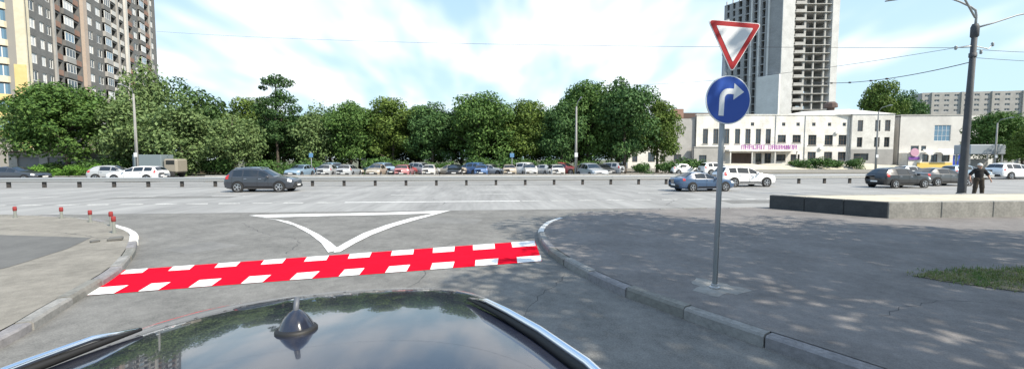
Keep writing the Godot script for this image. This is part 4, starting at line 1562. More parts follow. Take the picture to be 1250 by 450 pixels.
func build_traffic():
	var g := "cars driving on the avenue"
	var y := 0.004
	var s := car("crossover_car", "crossover", "slate", "dark slate-grey crossover driving along the avenue near the park", Vector3(-16.3, y, -26.9), ROAD_YAW, g)
	s.scale = Vector3.ONE * 0.9
	# roof rails of the crossover
	for side in [1.0, -1.0]:
		var st := ms(false)
		tube(st, [Vector3(0.1, 1.6, side * 0.56), Vector3(0.0, 1.70, side * 0.56), Vector3(-0.7, 1.755, side * 0.56), Vector3(-1.6, 1.72, side * 0.56), Vector3(-1.75, 1.66, side * 0.56)], [0.022], 6)
		part(st, "roof_rail", M.chrome, s)
	car("sedan_car", "sedan", "blue", "steel-blue sedan on the avenue behind the traffic sign post", Vector3(12.7, y, -27.4), ROAD_YAW + 0.1, g).scale = Vector3.ONE * 0.88
	car("wagon_car", "crossover", "white", "white crossover on the avenue overtaken by the steel-blue sedan", Vector3(18.1, y, -32.0), ROAD_YAW, g).scale = Vector3.ONE * 0.93
	car("hatchback_car", "hatchback", "black", "black hatchback on the avenue beyond the low terrace", Vector3(28.9, y, -30.6), ROAD_YAW + 0.05, g)
	car("sedan_car", "sedan", "graphite", "dark graphite sedan just ahead of the black hatchback", Vector3(34.6, y, -33.0), ROAD_YAW, g)
	# white cars beyond the rail on the left
	car("wagon_car", "wagon", "white", "white estate car stopped beyond the guard rail by the hedge", Vector3(-35.3, 0.008, -38.6), ROAD_YAW + PI, "cars beyond the guard rail")
	car("hatchback_car", "hatchback", "silver", "silver hatchback nosing behind the white estate car", Vector3(-39.3, 0.008, -40.6), ROAD_YAW + 0.2, "cars beyond the guard rail")
	var left := [["teal", "sedan", -60.5], ["graphite", "wagon", -55.6], ["silver", "hatchback", -50.9], ["slate", "sedan", -46.2]]
	for q in left:
		car(q[1] + "_car", q[1], q[0], "%s %s parked left of the hedge beyond the guard rail" % [{"teal": "dull teal", "graphite": "dark graphite", "silver": "silver grey", "slate": "slate grey"}[q[0]], q[1]], Vector3(q[2], 0.008, -38.2), ROAD_YAW, "cars beyond the guard rail", false)
	# row parked nose-in along the park
	var row := ["sky", "sky", "silver", "beige", "silver", "sky", "beige", "red", "pink", "silver", "old_white", "beige", "black", "royal", "royal", "silver", "beige", "white", "old_white", "silver", "old_white", "red", "yellow", "white", "graphite", "silver"]
	var kinds := ["sedan", "hatchback", "crossover", "wagon"]
	var before := ""
	for i in row.size():
		var x := -25.5 + i * 1.55 + rng.randf_range(-0.35, 0.35)
		var k: String = kinds[(i * 7 + 3) % 4]
		var r := rng.randf_range(-0.05, 0.05)
		var nice: String = {"sky": "pale blue", "silver": "silver", "beige": "beige", "red": "red", "pink": "faded red", "white": "white", "old_white": "dull white", "black": "black", "royal": "bright blue", "yellow": "yellow", "graphite": "dark grey"}[row[i]]
		var zz := -51.5 - x * 0.087 + (i % 2) * -3.6 + rng.randf_range(-0.8, 0.8)
		car(k + "_car", k, row[i], "%s %s in the rows of cars parked before the park trees" % [nice, k], Vector3(x, 0.008, zz), ROAD_YAW + (PI / 2 if i % 3 else -PI / 2) + r + (0.9 if i % 2 else 0.0), "cars parked before the park", false)
	# bigger silver car by the right end of that row, and cars before the white hall
	car("crossover_car", "crossover", "silver", "silver crossover parked alone at the right end beside the slim lamp post", Vector3(8.6, 0.008, -44.0), ROAD_YAW - PI / 2 + 0.15, "cars parked before the park", false)
	for q in [["white", "crossover", 27.6, -55.0, "white crossover parked by the grey wing of the white building"], ["white", "hatchback", 24.0, -57.0, "white hatchback parked at the end of the park trees"], ["silver", "sedan", 41.5, -42.5, "silver sedan beyond the rail under the shop's blue doors"], ["sky", "wagon", 48.2, -43.5, "pale blue wagon beyond the rail behind the standing person"], ["white", "crossover", 53.8, -44.0, "white crossover beyond the rail right of the standing person"], ["silver", "hatchback", 58.0, -46.0, "silver hatchback at the far right beyond the rail"]]:
		car(q[1] + "_car", q[1], q[0], q[4], Vector3(q[2], 0.008, q[3]), ROAD_YAW, "cars beyond the guard rail", false)
	# small lorry at the left of the trees
	var o := thing("box_lorry", "small lorry with a grey box and pale cab beside the hedge", "lorry", Vector3(-40.6, 0.008, -47.5), 0.1)
	var st := ms()
	bevel_box(st, Vector3(-0.9, 1.75, 0), Vector3(3.0, 1.75, 2.0), 0.04)
	part(st, "cargo_box", mat(0.16, 0.20, 0.22, 0.6), o)
	st = ms()
	bevel_box(st, Vector3(1.45, 1.35, 0), Vector3(1.5, 1.6, 1.9), 0.18)
	part(st, "cab", mat(0.24, 0.22, 0.18, 0.5), o)
	st = ms()
	box(st, Vector3(1.5, 1.75, 0), Vector3(0.9, 0.5, 1.915))
	part(st, "side_window", M.glass, o)
	st = ms()
	box(st, Vector3(0.0, 0.68, 0), Vector3(4.2, 0.22, 1.4))
	part(st, "chassis", M.black, o)
	for wx in [1.5, -1.5]:
		for side in [1.0, -1.0]:
			st = ms(false)
			lathe(st, [[0.0, -0.12], [0.36, -0.12], [0.4, -0.08], [0.4, 0.08], [0.36, 0.12], [0.0, 0.12]], 18, Transform3D(Basis(Vector3.RIGHT, PI / 2), Vector3(wx, 0.4, side * 0.85)))
			part(st, "wheel", M.rubber, o)

# ---------------------------------------------------------------- the car under the camera
func roof_height(l: float, z: float) -> float:
	# l runs towards the tail
	return 1.708 - 0.025 * l * l - 0.007 * pow(absf(l), 4.0) - 0.10 * z * z - 0.12 * pow(absf(z), 4.0)

func roof_half(l: float) -> float:
	var t := [[-1.3, 0.60], [0.0, 0.70], [0.5, 0.695], [0.8, 0.655], [1.05, 0.605], [1.25, 0.56], [1.40, 0.52], [1.49, 0.45], [1.54, 0.36], [1.555, 0.22], [1.56, 0.0]]
	for i in t.size() - 1:
		if l <= t[i + 1][0]:
			return lerpf(t[i][1], t[i + 1][1], clampf((l - t[i][0]) / (t[i + 1][0] - t[i][0]), 0.0, 1.0))
	return 0.0

func build_own_car():
	# tail towards the view; local +x is the car's front
	var o := thing("own_car", "dark navy car with chrome roof rails and round aerial base, seen from above", "car", Vector3(-0.28, 0.0, 0.0), deg_to_rad(-77.0))
	o.rotation.x = 0.016
	var rows := [[2.85, 0.46, 0.66, 0.74, 0.66, 0.56], [2.75, 0.27, 0.78, 0.88, 0.84, 0.74], [2.4, 0.22, 0.92, 1.02, 0.92, 0.84], [1.95, 0.22, 0.98, 1.10, 0.93, 0.84], [1.85, 0.22, 1.0, 1.13, 0.93, 0.82], [1.15, 0.22, 1.02, 1.55, 0.93, 0.68], [0.6, 0.22, 1.03, 1.60, 0.93, 0.70], [0.0, 0.22, 1.04, 1.62, 0.93, 0.70], [-0.8, 0.22, 1.06, 1.585, 0.92, 0.66], [-1.3, 0.22, 1.07, 1.53, 0.91, 0.60], [-1.48, 0.22, 1.07, 1.48, 0.91, 0.56], [-1.80, 0.27, 1.05, 1.16, 0.89, 0.70], [-1.95, 0.42, 0.82, 0.98, 0.82, 0.68]]
	CARS_EXTRA.own = {"wheel": [1.85, -1.05], "r": 0.35, "glass": [[0.35, 0.95], [-0.55, 0.27], [-1.25, -0.63]], "screen": [1.2, 1.84], "rear": [-1.78, -1.5], "rows": rows}
	own_parts(o, CARS_EXTRA.own)
	var navy := textured(grain_image(512, 211, Color(0.009, 0.012, 0.026), Color(0.030, 0.034, 0.050), 0.4, 0.5, 0.7), 0.6, 0.16, 0.0)
	navy.clearcoat_enabled = true
	navy.clearcoat = 1.0
	navy.clearcoat_roughness = 0.02
	navy.metallic_specular = 0.25
	# roof panel, finely curved so that it mirrors cleanly
	var st := ms(false)
	var nl := 90
	var nz := 40
	var g := []
	for i in nl + 1:
		var l := lerpf(-1.15, 1.56, pow(float(i) / nl, 0.8) if i > 0 else 0.0)
		var line := []
		for j in nz + 1:
			var q := float(j) / nz * 2.0 - 1.0
			var z := q * maxf(roof_half(l), 0.001)
			var edge := maxf(0.0, absf(q) - 0.95) / 0.05
			line.append(Vector3(-l, roof_height(l, z) - 0.003 * edge * edge, z))
		g.append(line)
	for i in nl:
		for j in nz:
			quad(st, g[i][j], g[i][j + 1], g[i + 1][j + 1], g[i + 1][j])
	part(st, "roof_panel", navy, o)
	# roof edge flange that closes the panel at the tail and sides
	st = ms(false)
	for i in nl:
		for j in [0, nz]:
			var a: Vector3 = g[i][j]
			var b: Vector3 = g[i + 1][j]
			var dn := Vector3(0, -0.10, 0)
			quad(st, a, b, b + dn + Vector3(0.03, 0, -0.03 * signf(b.z)), a + dn + Vector3(0.03, 0, -0.03 * signf(a.z)))
	part(st, "roof_flange", navy, o)
	# chrome rails on black feet, bending in towards the tail
	var rail := [[-1.0, 0.60], [-0.8, 0.615], [0.0, 0.67], [0.5, 0.668], [0.72, 0.645], [0.9, 0.595], [1.04, 0.545], [1.15, 0.503], [1.25, 0.46]]
	for side in [1.0, -1.0]:
		var pts := []
		var feet := []
		for i in rail.size():
			var l: float = rail[i][0]
			var z: float = rail[i][1] * side
			var up := 0.03 if i > 0 and i < rail.size() - 1 else 0.012
			pts.append(Vector3(-l, roof_height(l, z) + up, z))
			feet.append(Vector3(-l, roof_height(l, z) + 0.012, z - side * 0.004))
		st = ms(false)
		tube(st, pts, [0.006, 0.011, 0.011, 0.011, 0.011, 0.0105, 0.0095, 0.008, 0.005], 10)
		var r := part(st, "roof_rail", M.chrome, o)
		st = ms(false)
		tube(st, feet, [0.008, 0.016, 0.016, 0.016, 0.016, 0.014, 0.011, 0.009, 0.005], 8)
		part(st, "rail_foot", M.black, r)
	# round aerial base with its short mast
	var at := Vector3(-1.035, roof_height(1.035, 0.0), 0.002)
	st = ms(false)
	var tilt := Transform3D(Basis(Vector3.BACK, 0.066), at)
	lathe(st, [[0.049, -0.004], [0.049, 0.004], [0.046, 0.008], [0.041, 0.010]], 32, tilt)
	var base := part(st, "aerial_base", M.black, o)
	st = ms(false)
	lathe(st, [[0.041, 0.009], [0.036, 0.019], [0.027, 0.034], [0.016, 0.046], [0.009, 0.051], [0.0, 0.052]], 32, tilt)
	part(st, "aerial_dome", navy, base)
	st = ms(false)
	tube(st, [at + Vector3(0.0, 0.042, 0), at + Vector3(-0.008, 0.06, 0), at + Vector3(-0.018, 0.078, 0)], [0.0075, 0.0068, 0.006], 12)
	part(st, "aerial_mast", M.aerial, base)

var CARS_EXTRA := {}

func own_parts(o: Node3D, spec: Dictionary):
	var rows: Array = spec.rows
	var body := paint(0.010, 0.012, 0.022)
	var st := ms(false)
	var xs := []
	for i in rows.size() - 1:
		for k in 3:
			xs.append(lerpf(rows[i][0], rows[i + 1][0], k / 3.0))
	xs.append(rows[-1][0])
	for side in [1.0, -1.0]:
		for i in xs.size() - 1:
			for j in 14:
				var a := car_point(rows, xs[i], j * 0.5, side)
				var b := car_point(rows, xs[i + 1], j * 0.5, side)
				var c := car_point(rows, xs[i + 1], (j + 1) * 0.5 - 1e-5, side)
				var d := car_point(rows, xs[i], (j + 1) * 0.5 - 1e-5, side)
				if side > 0:
					quad(st, a, d, c, b)
				else:
					quad(st, a, b, c, d)
		for e in [0, xs.size() - 1]:
			for j in 14:
				tri(st, Vector3(xs[e], 0.6, 0), car_point(rows, xs[e], j * 0.5, side), car_point(rows, xs[e], (j + 1) * 0.5 - 1e-5, side))
	part(st, "body", body, o)
	var turn := Transform3D(Basis(Vector3.RIGHT, PI / 2), Vector3.ZERO)
	for side in [1.0, -1.0]:
		for wx in spec.wheel:
			st = ms(false)
			lathe(st, [[0.12, -0.1], [0.33, -0.1], [0.35, -0.07], [0.35, 0.07], [0.33, 0.1], [0.24, 0.105], [0.23, 0.06]], 28, turn)
			var w := part(st, "wheel", M.rubber, o)
			w.position = Vector3(wx, 0.35, side * 0.875)
			w.rotation.y = 0.0 if side > 0 else PI
			st = ms()
			lathe(st, [[0.0, 0.05], [0.22, 0.06], [0.24, 0.11], [0.2, 0.1], [0.05, 0.08], [0.0, 0.09]], 24, turn)
			part(st, "rim", M.rim, w)
			st = ms()
			lathe(st, [[0.0, -0.004], [0.43, -0.004], [0.43, 0.004], [0.0, 0.004]], 24, turn)
			part(st, "wheel_arch", M.black, o).position = Vector3(wx, 0.37, side * 0.945)
		for gx in spec.glass:
			st = ms(false)
			car_patch(st, rows, gx[0], gx[1], 4.14, 4.9, side, 0.008)
			part(st, "side_window", M.glass, o)
		st = ms(false)
		car_patch(st, rows, -1.80, -1.6, 3.6, 4.5, side, 0.008)
		part(st, "tail_light", M.lamp_red, o)
		st = ms(false)
		car_patch(st, rows, 2.72, 2.45, 3.5, 4.6, side, 0.008)
		part(st, "headlight", M.lamp_clear, o)
	st = ms(false)
	for side in [1.0, -1.0]:
		car_patch(st, rows, spec.rear[0], spec.rear[1], 5.12, 6.99, side, 0.01, 4, 5)
	part(st, "rear_window", M.glass, o)
	st = ms(false)
	for side in [1.0, -1.0]:
		car_patch(st, rows, spec.screen[0], spec.screen[1], 5.12, 6.99, side, 0.01, 6, 5)
	part(st, "windscreen", M.glass, o)


# ---------------------------------------------------------------- traffic sign
func build_road_sign():
	var o := thing("traffic_sign", "grey post with inverted red-and-white triangle above round blue arrow sign", "traffic sign", Vector3(3.09, WALK_R, -6.13), 0.0)
	var st := ms(false)
	tube(st, [Vector3(0, -0.1, 0), Vector3(0.03, 2.0, 0), Vector3(0.06, 3.98, 0)], [0.038, 0.038, 0.038], 14)
	part(st, "post", M.pole_grey, o)
	st = ms()
	lathe(st, [[0.075, 0.0], [0.075, 0.02], [0.05, 0.03], [0.05, 0.06], [0.0385, 0.065]], 16)
	part(st, "post_base", M.steel, o)
	var face := Basis(Vector3.UP, deg_to_rad(7.0)) * Basis(Vector3.BACK, deg_to_rad(-2.0))
	# triangle: plate, red face, white middle, each proud of the one behind
	var tri_at := Vector3(0.14, 3.70, 0.062)
	var t := Node3D.new()
	t.name = "triangle_sign"
	o.add_child(t)
	t.transform = Transform3D(face, tri_at)
	var s := 0.85
	plate(t, "triangle_rim", rounded_triangle(s, 0.045), -0.012, 0.0, M.sign_white)
	plate(t, "red_border", rounded_triangle(s - 0.035, 0.04), 0.0005, 0.004, M.sign_red)
	plate(t, "white_field", rounded_triangle(s - 0.27, 0.012), 0.0045, 0.008, M.sign_white)
	# round blue plate with white edge and a bent arrow
	var c := Node3D.new()
	c.name = "arrow_sign"
	o.add_child(c)
	c.transform = Transform3D(face, Vector3(0.085, 2.82, 0.066))
	var disc := []
	var disc2 := []
	for i in 48:
		var a := TAU * i / 48
		disc.append(Vector2(cos(a), sin(a)) * 0.355)
		disc2.append(Vector2(cos(a), sin(a)) * 0.338)
	plate(c, "disc_rim", disc, -0.012, 0.0, M.sign_white)
	plate(c, "blue_field", disc2, 0.0005, 0.004, M.sign_blue)
	var arrow := [Vector2(-0.145, -0.235), Vector2(-0.145, 0.02)]
	var cen := Vector2(0.0, 0.02)
	for i in range(1, 9):
		var a := PI - (PI / 2) * i / 8.0
		arrow.append(cen + Vector2(cos(a) * 0.145, sin(a) * 0.145))
	arrow.append_array([Vector2(0.075, 0.165), Vector2(0.075, 0.245), Vector2(0.235, 0.125), Vector2(0.075, 0.005), Vector2(0.075, 0.085), Vector2(0.0, 0.085)])
	for i in range(1, 7):
		var a := PI / 2 + (PI / 2) * i / 6.0
		arrow.append(cen + Vector2(cos(a) * 0.065, sin(a) * 0.065))
	arrow.append(Vector2(-0.065, -0.235))
	plate(c, "white_arrow", arrow, 0.0045, 0.008, M.sign_white)
	for y in [3.5, 3.84, 2.66, 2.99]:
		st = ms()
		lathe(st, [[0.046, -0.02], [0.046, 0.02]], 16, Transform3D(Basis(), Vector3(0.03 * y / 2.0, y, 0)))
		box(st, Vector3(0.03 * y / 2.0, y, 0.045), Vector3(0.1, 0.035, 0.012))
		part(st, "clamp", M.steel, o)

func rounded_triangle(s: float, r: float) -> Array:
	# corners of a point-down triangle of side s, rounded by r
	var h := s * 0.866
	var v := [Vector2(-s * 0.5, h / 3.0), Vector2(s * 0.5, h / 3.0), Vector2(0, -h * 2.0 / 3.0)]
	var out := []
	for i in 3:
		var p: Vector2 = v[i]
		var a: Vector2 = (v[(i + 2) % 3] - p).normalized()
		var b: Vector2 = (v[(i + 1) % 3] - p).normalized()
		var d := r * 1.732
		for k in 6:
			var q := k / 5.0
			out.append((p + a * d).lerp(p, q).lerp(p.lerp(p + b * d, q), q))
	return out

func plate(parent: Node3D, called: String, poly: Array, z0: float, z1: float, m: Material):
	var st := ms()
	var pv := PackedVector2Array(poly)
	var idx := Geometry2D.triangulate_polygon(pv)
	for i in range(0, idx.size(), 3):
		var a := pv[idx[i]]
		var b := pv[idx[i + 1]]
		var c := pv[idx[i + 2]]
		if (b - a).cross(c - a) > 0.0:
			var t := b
			b = c
			c = t
		tri(st, Vector3(a.x, a.y, z1), Vector3(b.x, b.y, z1), Vector3(c.x, c.y, z1))
		tri(st, Vector3(a.x, a.y, z0), Vector3(c.x, c.y, z0), Vector3(b.x, b.y, z0))
	for i in pv.size():
		var p := pv[i]
		var q := pv[(i + 1) % pv.size()]
		quad(st, Vector3(p.x, p.y, z0), Vector3(p.x, p.y, z1), Vector3(q.x, q.y, z1), Vector3(q.x, q.y, z0))
	part(st, called, m, parent)

# ---------------------------------------------------------------- lamp posts and wires
func build_lamps_and_wires():
	# the big dark pole with lamp arms, right
	var o := thing("lamp_pole", "tall dark steel street lamp pole with curved arms beside the terrace", "street lamp", Vector3(22.6, 0.12, -20.5), 0.0)
	var st := ms(false)
	tube(st, [Vector3(0, 0, 0), Vector3(0.02, 0.9, 0), Vector3(0.06, 4.4, 0), Vector3(0.14, 8.55, 0)], [0.168, 0.164, 0.138, 0.105], 16)
	part(st, "shaft", M.pole_dark, o)
	st = ms(false)
	lathe(st, [[0.22, 0.0], [0.22, 0.25], [0.17, 0.32]], 16)
	part(st, "foot", M.pole_dark, o)
	st = ms(false)
	lathe(st, [[0.12, 7.95], [0.16, 8.0], [0.16, 8.45], [0.11, 8.6], [0.0, 8.62]], 14, Transform3D(Basis(), Vector3(0.13, 0, 0)))
	part(st, "cap", M.pole_dark, o)
	var arm := [Vector3(0.14, 8.5, 0), Vector3(0.16, 9.0, 0), Vector3(0.1, 9.25, 0.0), Vector3(-0.15, 9.42, 0), Vector3(-0.7, 9.66, 0), Vector3(-1.4, 9.9, 0), Vector3(-2.2, 10.05, 0), Vector3(-3.0, 10.0, 0)]
	st = ms(false)
	tube(st, arm, [0.055, 0.05, 0.05, 0.045, 0.04, 0.038, 0.036, 0.034], 8)
	part(st, "arm", M.pole_grey, o)
	lamp_head(o, Vector3(-3.0, 10.0, 0), Vector3(-4.35, 9.68, 0))
	st = ms(false)
	tube(st, [Vector3(0.2, 8.42, 0), Vector3(0.9, 8.62, 0.1), Vector3(1.9, 8.95, 0.2), Vector3(3.0, 9.15, 0.3)], [0.05, 0.042, 0.038, 0.035], 8)
	part(st, "arm", M.pole_grey, o)
	lamp_head(o, Vector3(3.0, 9.15, 0.3), Vector3(4.2, 9.2, 0.4))
	st = ms(false)
	tube(st, [Vector3(0.1, 8.9, 0), Vector3(-1.6, 10.1, 0.7), Vector3(-4.2, 10.35, 1.6)], [0.045, 0.04, 0.035], 8)
	part(st, "arm", M.pole_grey, o)
	lamp_head(o, Vector3(-4.2, 10.35, 1.6), Vector3(-5.6, 9.95, 2.0))
	# cross brackets with insulators
	st = ms(false)
	tube(st, [Vector3(-0.75, 7.45, 0), Vector3(0.12, 7.55, 0), Vector3(0.85, 7.4, 0), Vector3(1.05, 7.62, 0)], [0.025], 6)
	part(st, "bracket", M.steel, o)
	for p in [[-0.75, 7.45], [1.05, 7.62], [0.5, 7.25]]:
		st = ms(false)
		lathe(st, [[0.03, -0.1], [0.07, -0.05], [0.04, 0.0], [0.07, 0.05], [0.03, 0.1]], 10, Transform3D(Basis(), Vector3(p[0], p[1], 0)))
		part(st, "insulator", M.pole_grey, o)
	st = ms(false)
	lathe(st, [[0.15, 7.0], [0.15, 7.2], [0.12, 7.2]], 14, Transform3D(Basis(), Vector3(0.11, 0, 0)))
	part(st, "band", M.pole_dark, o)
	# two slim posts across the avenue
	slim_post(Vector3(-41.2, 0, -45.0), 9.2, "slim grey concrete lamp post before the olive trees")
	slim_post(Vector3(7.1, 0, -45.5), 7.9, "slim grey lamp post rising before the tallest park trees")
	slim_post(Vector3(56.0, 0, -63.0), 9.4, "slim post in front of the white building's corner")
	slim_post(Vector3(79.0, 0, -67.0), 8.0, "slim post before the green trees by the shops")
	# wires: [from, to, sag, label]
	for w in [
		[Vector3(-46, 18.6, -54), Vector3(22.7, 7.6, -20.6), 0.5, "thin overhead wire crossing the sky from the apartment block to the dark pole"],
		[Vector3(22.7, 7.72, -20.5), Vector3(8.0, 8.5, -36.0), 0.5, "thin overhead wire running left from the upper bracket of the dark pole"],
		[Vector3(22.7, 6.9, -20.5), Vector3(24.5, 8.4, -34.0), 0.4, "dark overhead cable hung with insulators left of the dark pole"],
		[Vector3(22.7, 7.5, -20.5), Vector3(44.0, 8.9, -22.0), 0.6, "thin overhead wire leaving the dark pole to the right"],
		[Vector3(22.7, 7.1, -20.5), Vector3(44.0, 7.0, -20.0), 0.4, "lower overhead wire leaving the dark pole to the right"]]:
		var p0: Vector3 = w[0]
		var p1: Vector3 = w[1]
		var pts := []
		for i in 21:
			var k := i / 20.0
			pts.append(p0.lerp(p1, k) - Vector3(0, w[2] * 4.0 * k * (1.0 - k), 0))
		st = ms(false)
		tube(st, pts, [0.022 if "cable" in w[3] else 0.011], 5)
		var ob := thing("overhead_wire", w[3], "wire", Vector3.ZERO, 0.0, "overhead wires")
		part(st, "wire", M.wire, ob)
		if "cable" in w[3]:
			for k in [8, 10, 13, 16, 17, 18]:
				var s2 := ms(false)
				lathe(s2, [[0.0, -0.1], [0.06, -0.06], [0.06, 0.06], [0.0, 0.1]], 8, Transform3D(Basis(Vector3.BACK, PI / 2), pts[k]))
				part(s2, "insulator", M.wire, ob)

func lamp_head(o: Node3D, a: Vector3, b: Vector3):
	var st := ms(false)
	tube(st, [a, a.lerp(b, 0.2), a.lerp(b, 0.6), b], [0.045, 0.09, 0.085, 0.03], 8)
	part(st, "lamp_head", M.pole_grey, o)

func slim_post(at: Vector3, h: float, label: String):
	var o := thing("slim_post", label, "lamp post", at, 0.0)
	var st := ms(false)
	tube(st, [Vector3(0, 0, 0), Vector3(0, h, 0)], [0.16, 0.09], 10)
	part(st, "shaft", M.pole_concrete, o)
	st = ms(false)
	tube(st, [Vector3(0, h - 0.1, 0), Vector3(0.1, h + 0.5, 0.3), Vector3(0.2, h + 0.7, 1.4)], [0.04], 6)
	part(st, "arm", M.pole_grey, o)
	st = ms(false)
	tube(st, [Vector3(0.2, h + 0.7, 1.3), Vector3(0.22, h + 0.72, 1.6), Vector3(0.24, h + 0.7, 2.0)], [0.05, 0.1, 0.04], 8)
	part(st, "lamp_head", M.pole_grey, o)
	st = ms()
	box(st, Vector3(0, 2.6, 0.16), Vector3(0.34, 0.46, 0.05))
	part(st, "notice", M.sign_white, o)

# ---------------------------------------------------------------- small things
func build_small_things():
	# red-capped bollards on the left pavement corner
	var places := [[-17.0, -13.9], [-15.25, -13.75], [-13.4, -12.9], [-11.95, -12.1], [-10.75, -10.95]]
	var hs := [0.38, 0.38, 0.38, 0.44, 0.46]
	var where := ["farthest along the kerb from the white kerb end", "second along the kerb from the far end", "in the middle of the bollard row", "second from the white-painted kerb end", "nearest the white-painted kerb end"]
	for i in 5:
		var o := thing("bollard", "short grey bollard with red cap %s" % where[i], "bollard", Vector3(places[i][0], WALK_L - 0.006, places[i][1]), i * 0.7, "red-capped bollards on the left pavement")
		var h: float = hs[i]
		var st := ms(false)
		lathe(st, [[0.06, 0.0], [0.055, 0.02], [0.038, 0.03], [0.038, h - 0.14], [0.0, h - 0.14]], 14)
		part(st, "post", mat(0.15, 0.16, 0.145, 0.8), o)
		st = ms(false)
		lathe(st, [[0.040, h - 0.145], [0.05, h - 0.135], [0.05, h - 0.02], [0.035, h], [0.0, h]], 14)
		part(st, "cap", mat(0.24, 0.028, 0.028, 0.8), o)
	# broken pieces of kerb lying at the left corner
	for q in [[-9.75, -9.95, 0.2, 0.5], [-10.05, -9.75, 0.12, 1.3]]:
		var o := thing("kerb_fragment", "broken lump of kerb stone lying on the left pavement corner", "stone", Vector3(q[0], WALK_L - 0.006, q[1]), q[3], "broken kerb lumps")
		var st := ms()
		bevel_box(st, Vector3(0, q[2] * 0.2, 0), Vector3(q[2] * 1.4, q[2] * 0.42, q[2] * 0.8), q[2] * 0.1, Basis(Vector3(1, 0, 0.4).normalized(), 0.15))
		part(st, "lump", M.patch, o)
	# billboard-like canopy kiosk on the far right
	var k := thing("kiosk", "pale grey flat-roofed kiosk canopy beside the shop building", "kiosk", Vector3(82.0, 0.0, -72.0), -0.1)
	var st := ms()
	bevel_box(st, Vector3(0, 3.8, 0), Vector3(5.6, 1.7, 3.0), 0.1)
	part(st, "canopy", mat(0.30, 0.34, 0.38, 0.5), k)
	for x in [-2.5, 2.5]:
		for z in [-1.2, 1.2]:
			st = ms()
			span(st, Vector3(x - 0.08, 0, z - 0.08), Vector3(x + 0.08, 3.0, z + 0.08))
			part(st, "post", M.steel, k)
	st = ms()
	bevel_box(st, Vector3(0, 1.1, -0.9), Vector3(4.0, 2.2, 0.9), 0.05)
	part(st, "counter", M.stucco_grey, k)
	# small blue parking sign under the trees, and one by the parked row
	for q in [[Vector3(-24.5, 0, -50.0), "small blue square sign on a post below the pine"], [Vector3(0.0, 0, -50.0), "small blue square sign on a post among the parked cars"]]:
		var s := thing("parking_sign", q[1], "sign", q[0], 0.0, "small blue signs")
		st = ms(false)
		tube(st, [Vector3(0, 0, 0), Vector3(0, 3.0, 0)], [0.04], 8)
		part(st, "post", M.pole_grey, s)
		st = ms()
		bevel_box(st, Vector3(0, 2.6, 0.06), Vector3(0.5, 0.5, 0.03), 0.01)
		part(st, "plate", mat(0.10, 0.22, 0.38, 0.5), s)
	# pale low wall before the park trees and a sandy bank before the white hall
	var w := thing("low_wall", "low pale block wall between the guard rail and the parked cars", "wall", Vector3.ZERO, ROAD_YAW)
	for i in 20:
		st = ms()
		bevel_box(st, Vector3(-24.0 + i * 2.4, 0.31, -40.5), Vector3(2.39, 0.6, 0.25), 0.02)
		part(st, "wall_block", M.concrete, w)
	var bk := thing("sandy_bank", "low sandy bank with a retaining edge before the white building", "bank", Vector3.ZERO, ROAD_YAW)
	st = ms()
	for i in 24:
		var x0 := 46.0 + i * 1.8
		var x1 := x0 + 1.8
		var h0 := 1.0 + 0.25 * sin(x0 * 0.7)
		var h1 := 1.0 + 0.25 * sin(x1 * 0.7)
		quad(st, Vector3(x0, 0.12, -76), Vector3(x0, h0, -80), Vector3(x1, h1, -80), Vector3(x1, 0.12, -76))
		quad(st, Vector3(x0, h0, -80), Vector3(x0, h0, -86), Vector3(x1, h1, -86), Vector3(x1, h1, -80))
	part(st, "slope", M.sandy, bk)
	# long white van-like roofs of market stalls at the left edge under the trees
	var sh := thing("garage", "low grey garage row in the shade under the left trees", "garage", Vector3(-67.0, 0, -54.5), 0.12)
	st = ms()
	wall_holes(st, 0, 14, 0, 3.0, [[1.0, 3.6, 0.05, 2.4], [4.6, 7.2, 0.05, 2.4], [8.2, 10.8, 0.05, 2.4]], 0.2)
	part(st, "wall", M.stucco_grey, sh)
	st = ms()
	span(st, Vector3(0.02, 0, -5), Vector3(13.98, 2.9, -0.21))
	part(st, "core", M.stucco_grey, sh)
	for x in [1.0, 4.6, 8.2]:
		st = ms()
		span(st, Vector3(x, 0.05, -0.2), Vector3(x + 2.6, 2.4, -0.14))
		part(st, "garage_door", mat(0.16, 0.17, 0.18, 0.6), sh)
	st = ms()
	span(st, Vector3(-0.2, 3.0, -5.2), Vector3(14.2, 3.2, 0.4))
	part(st, "roof", M.roof_dark, sh)

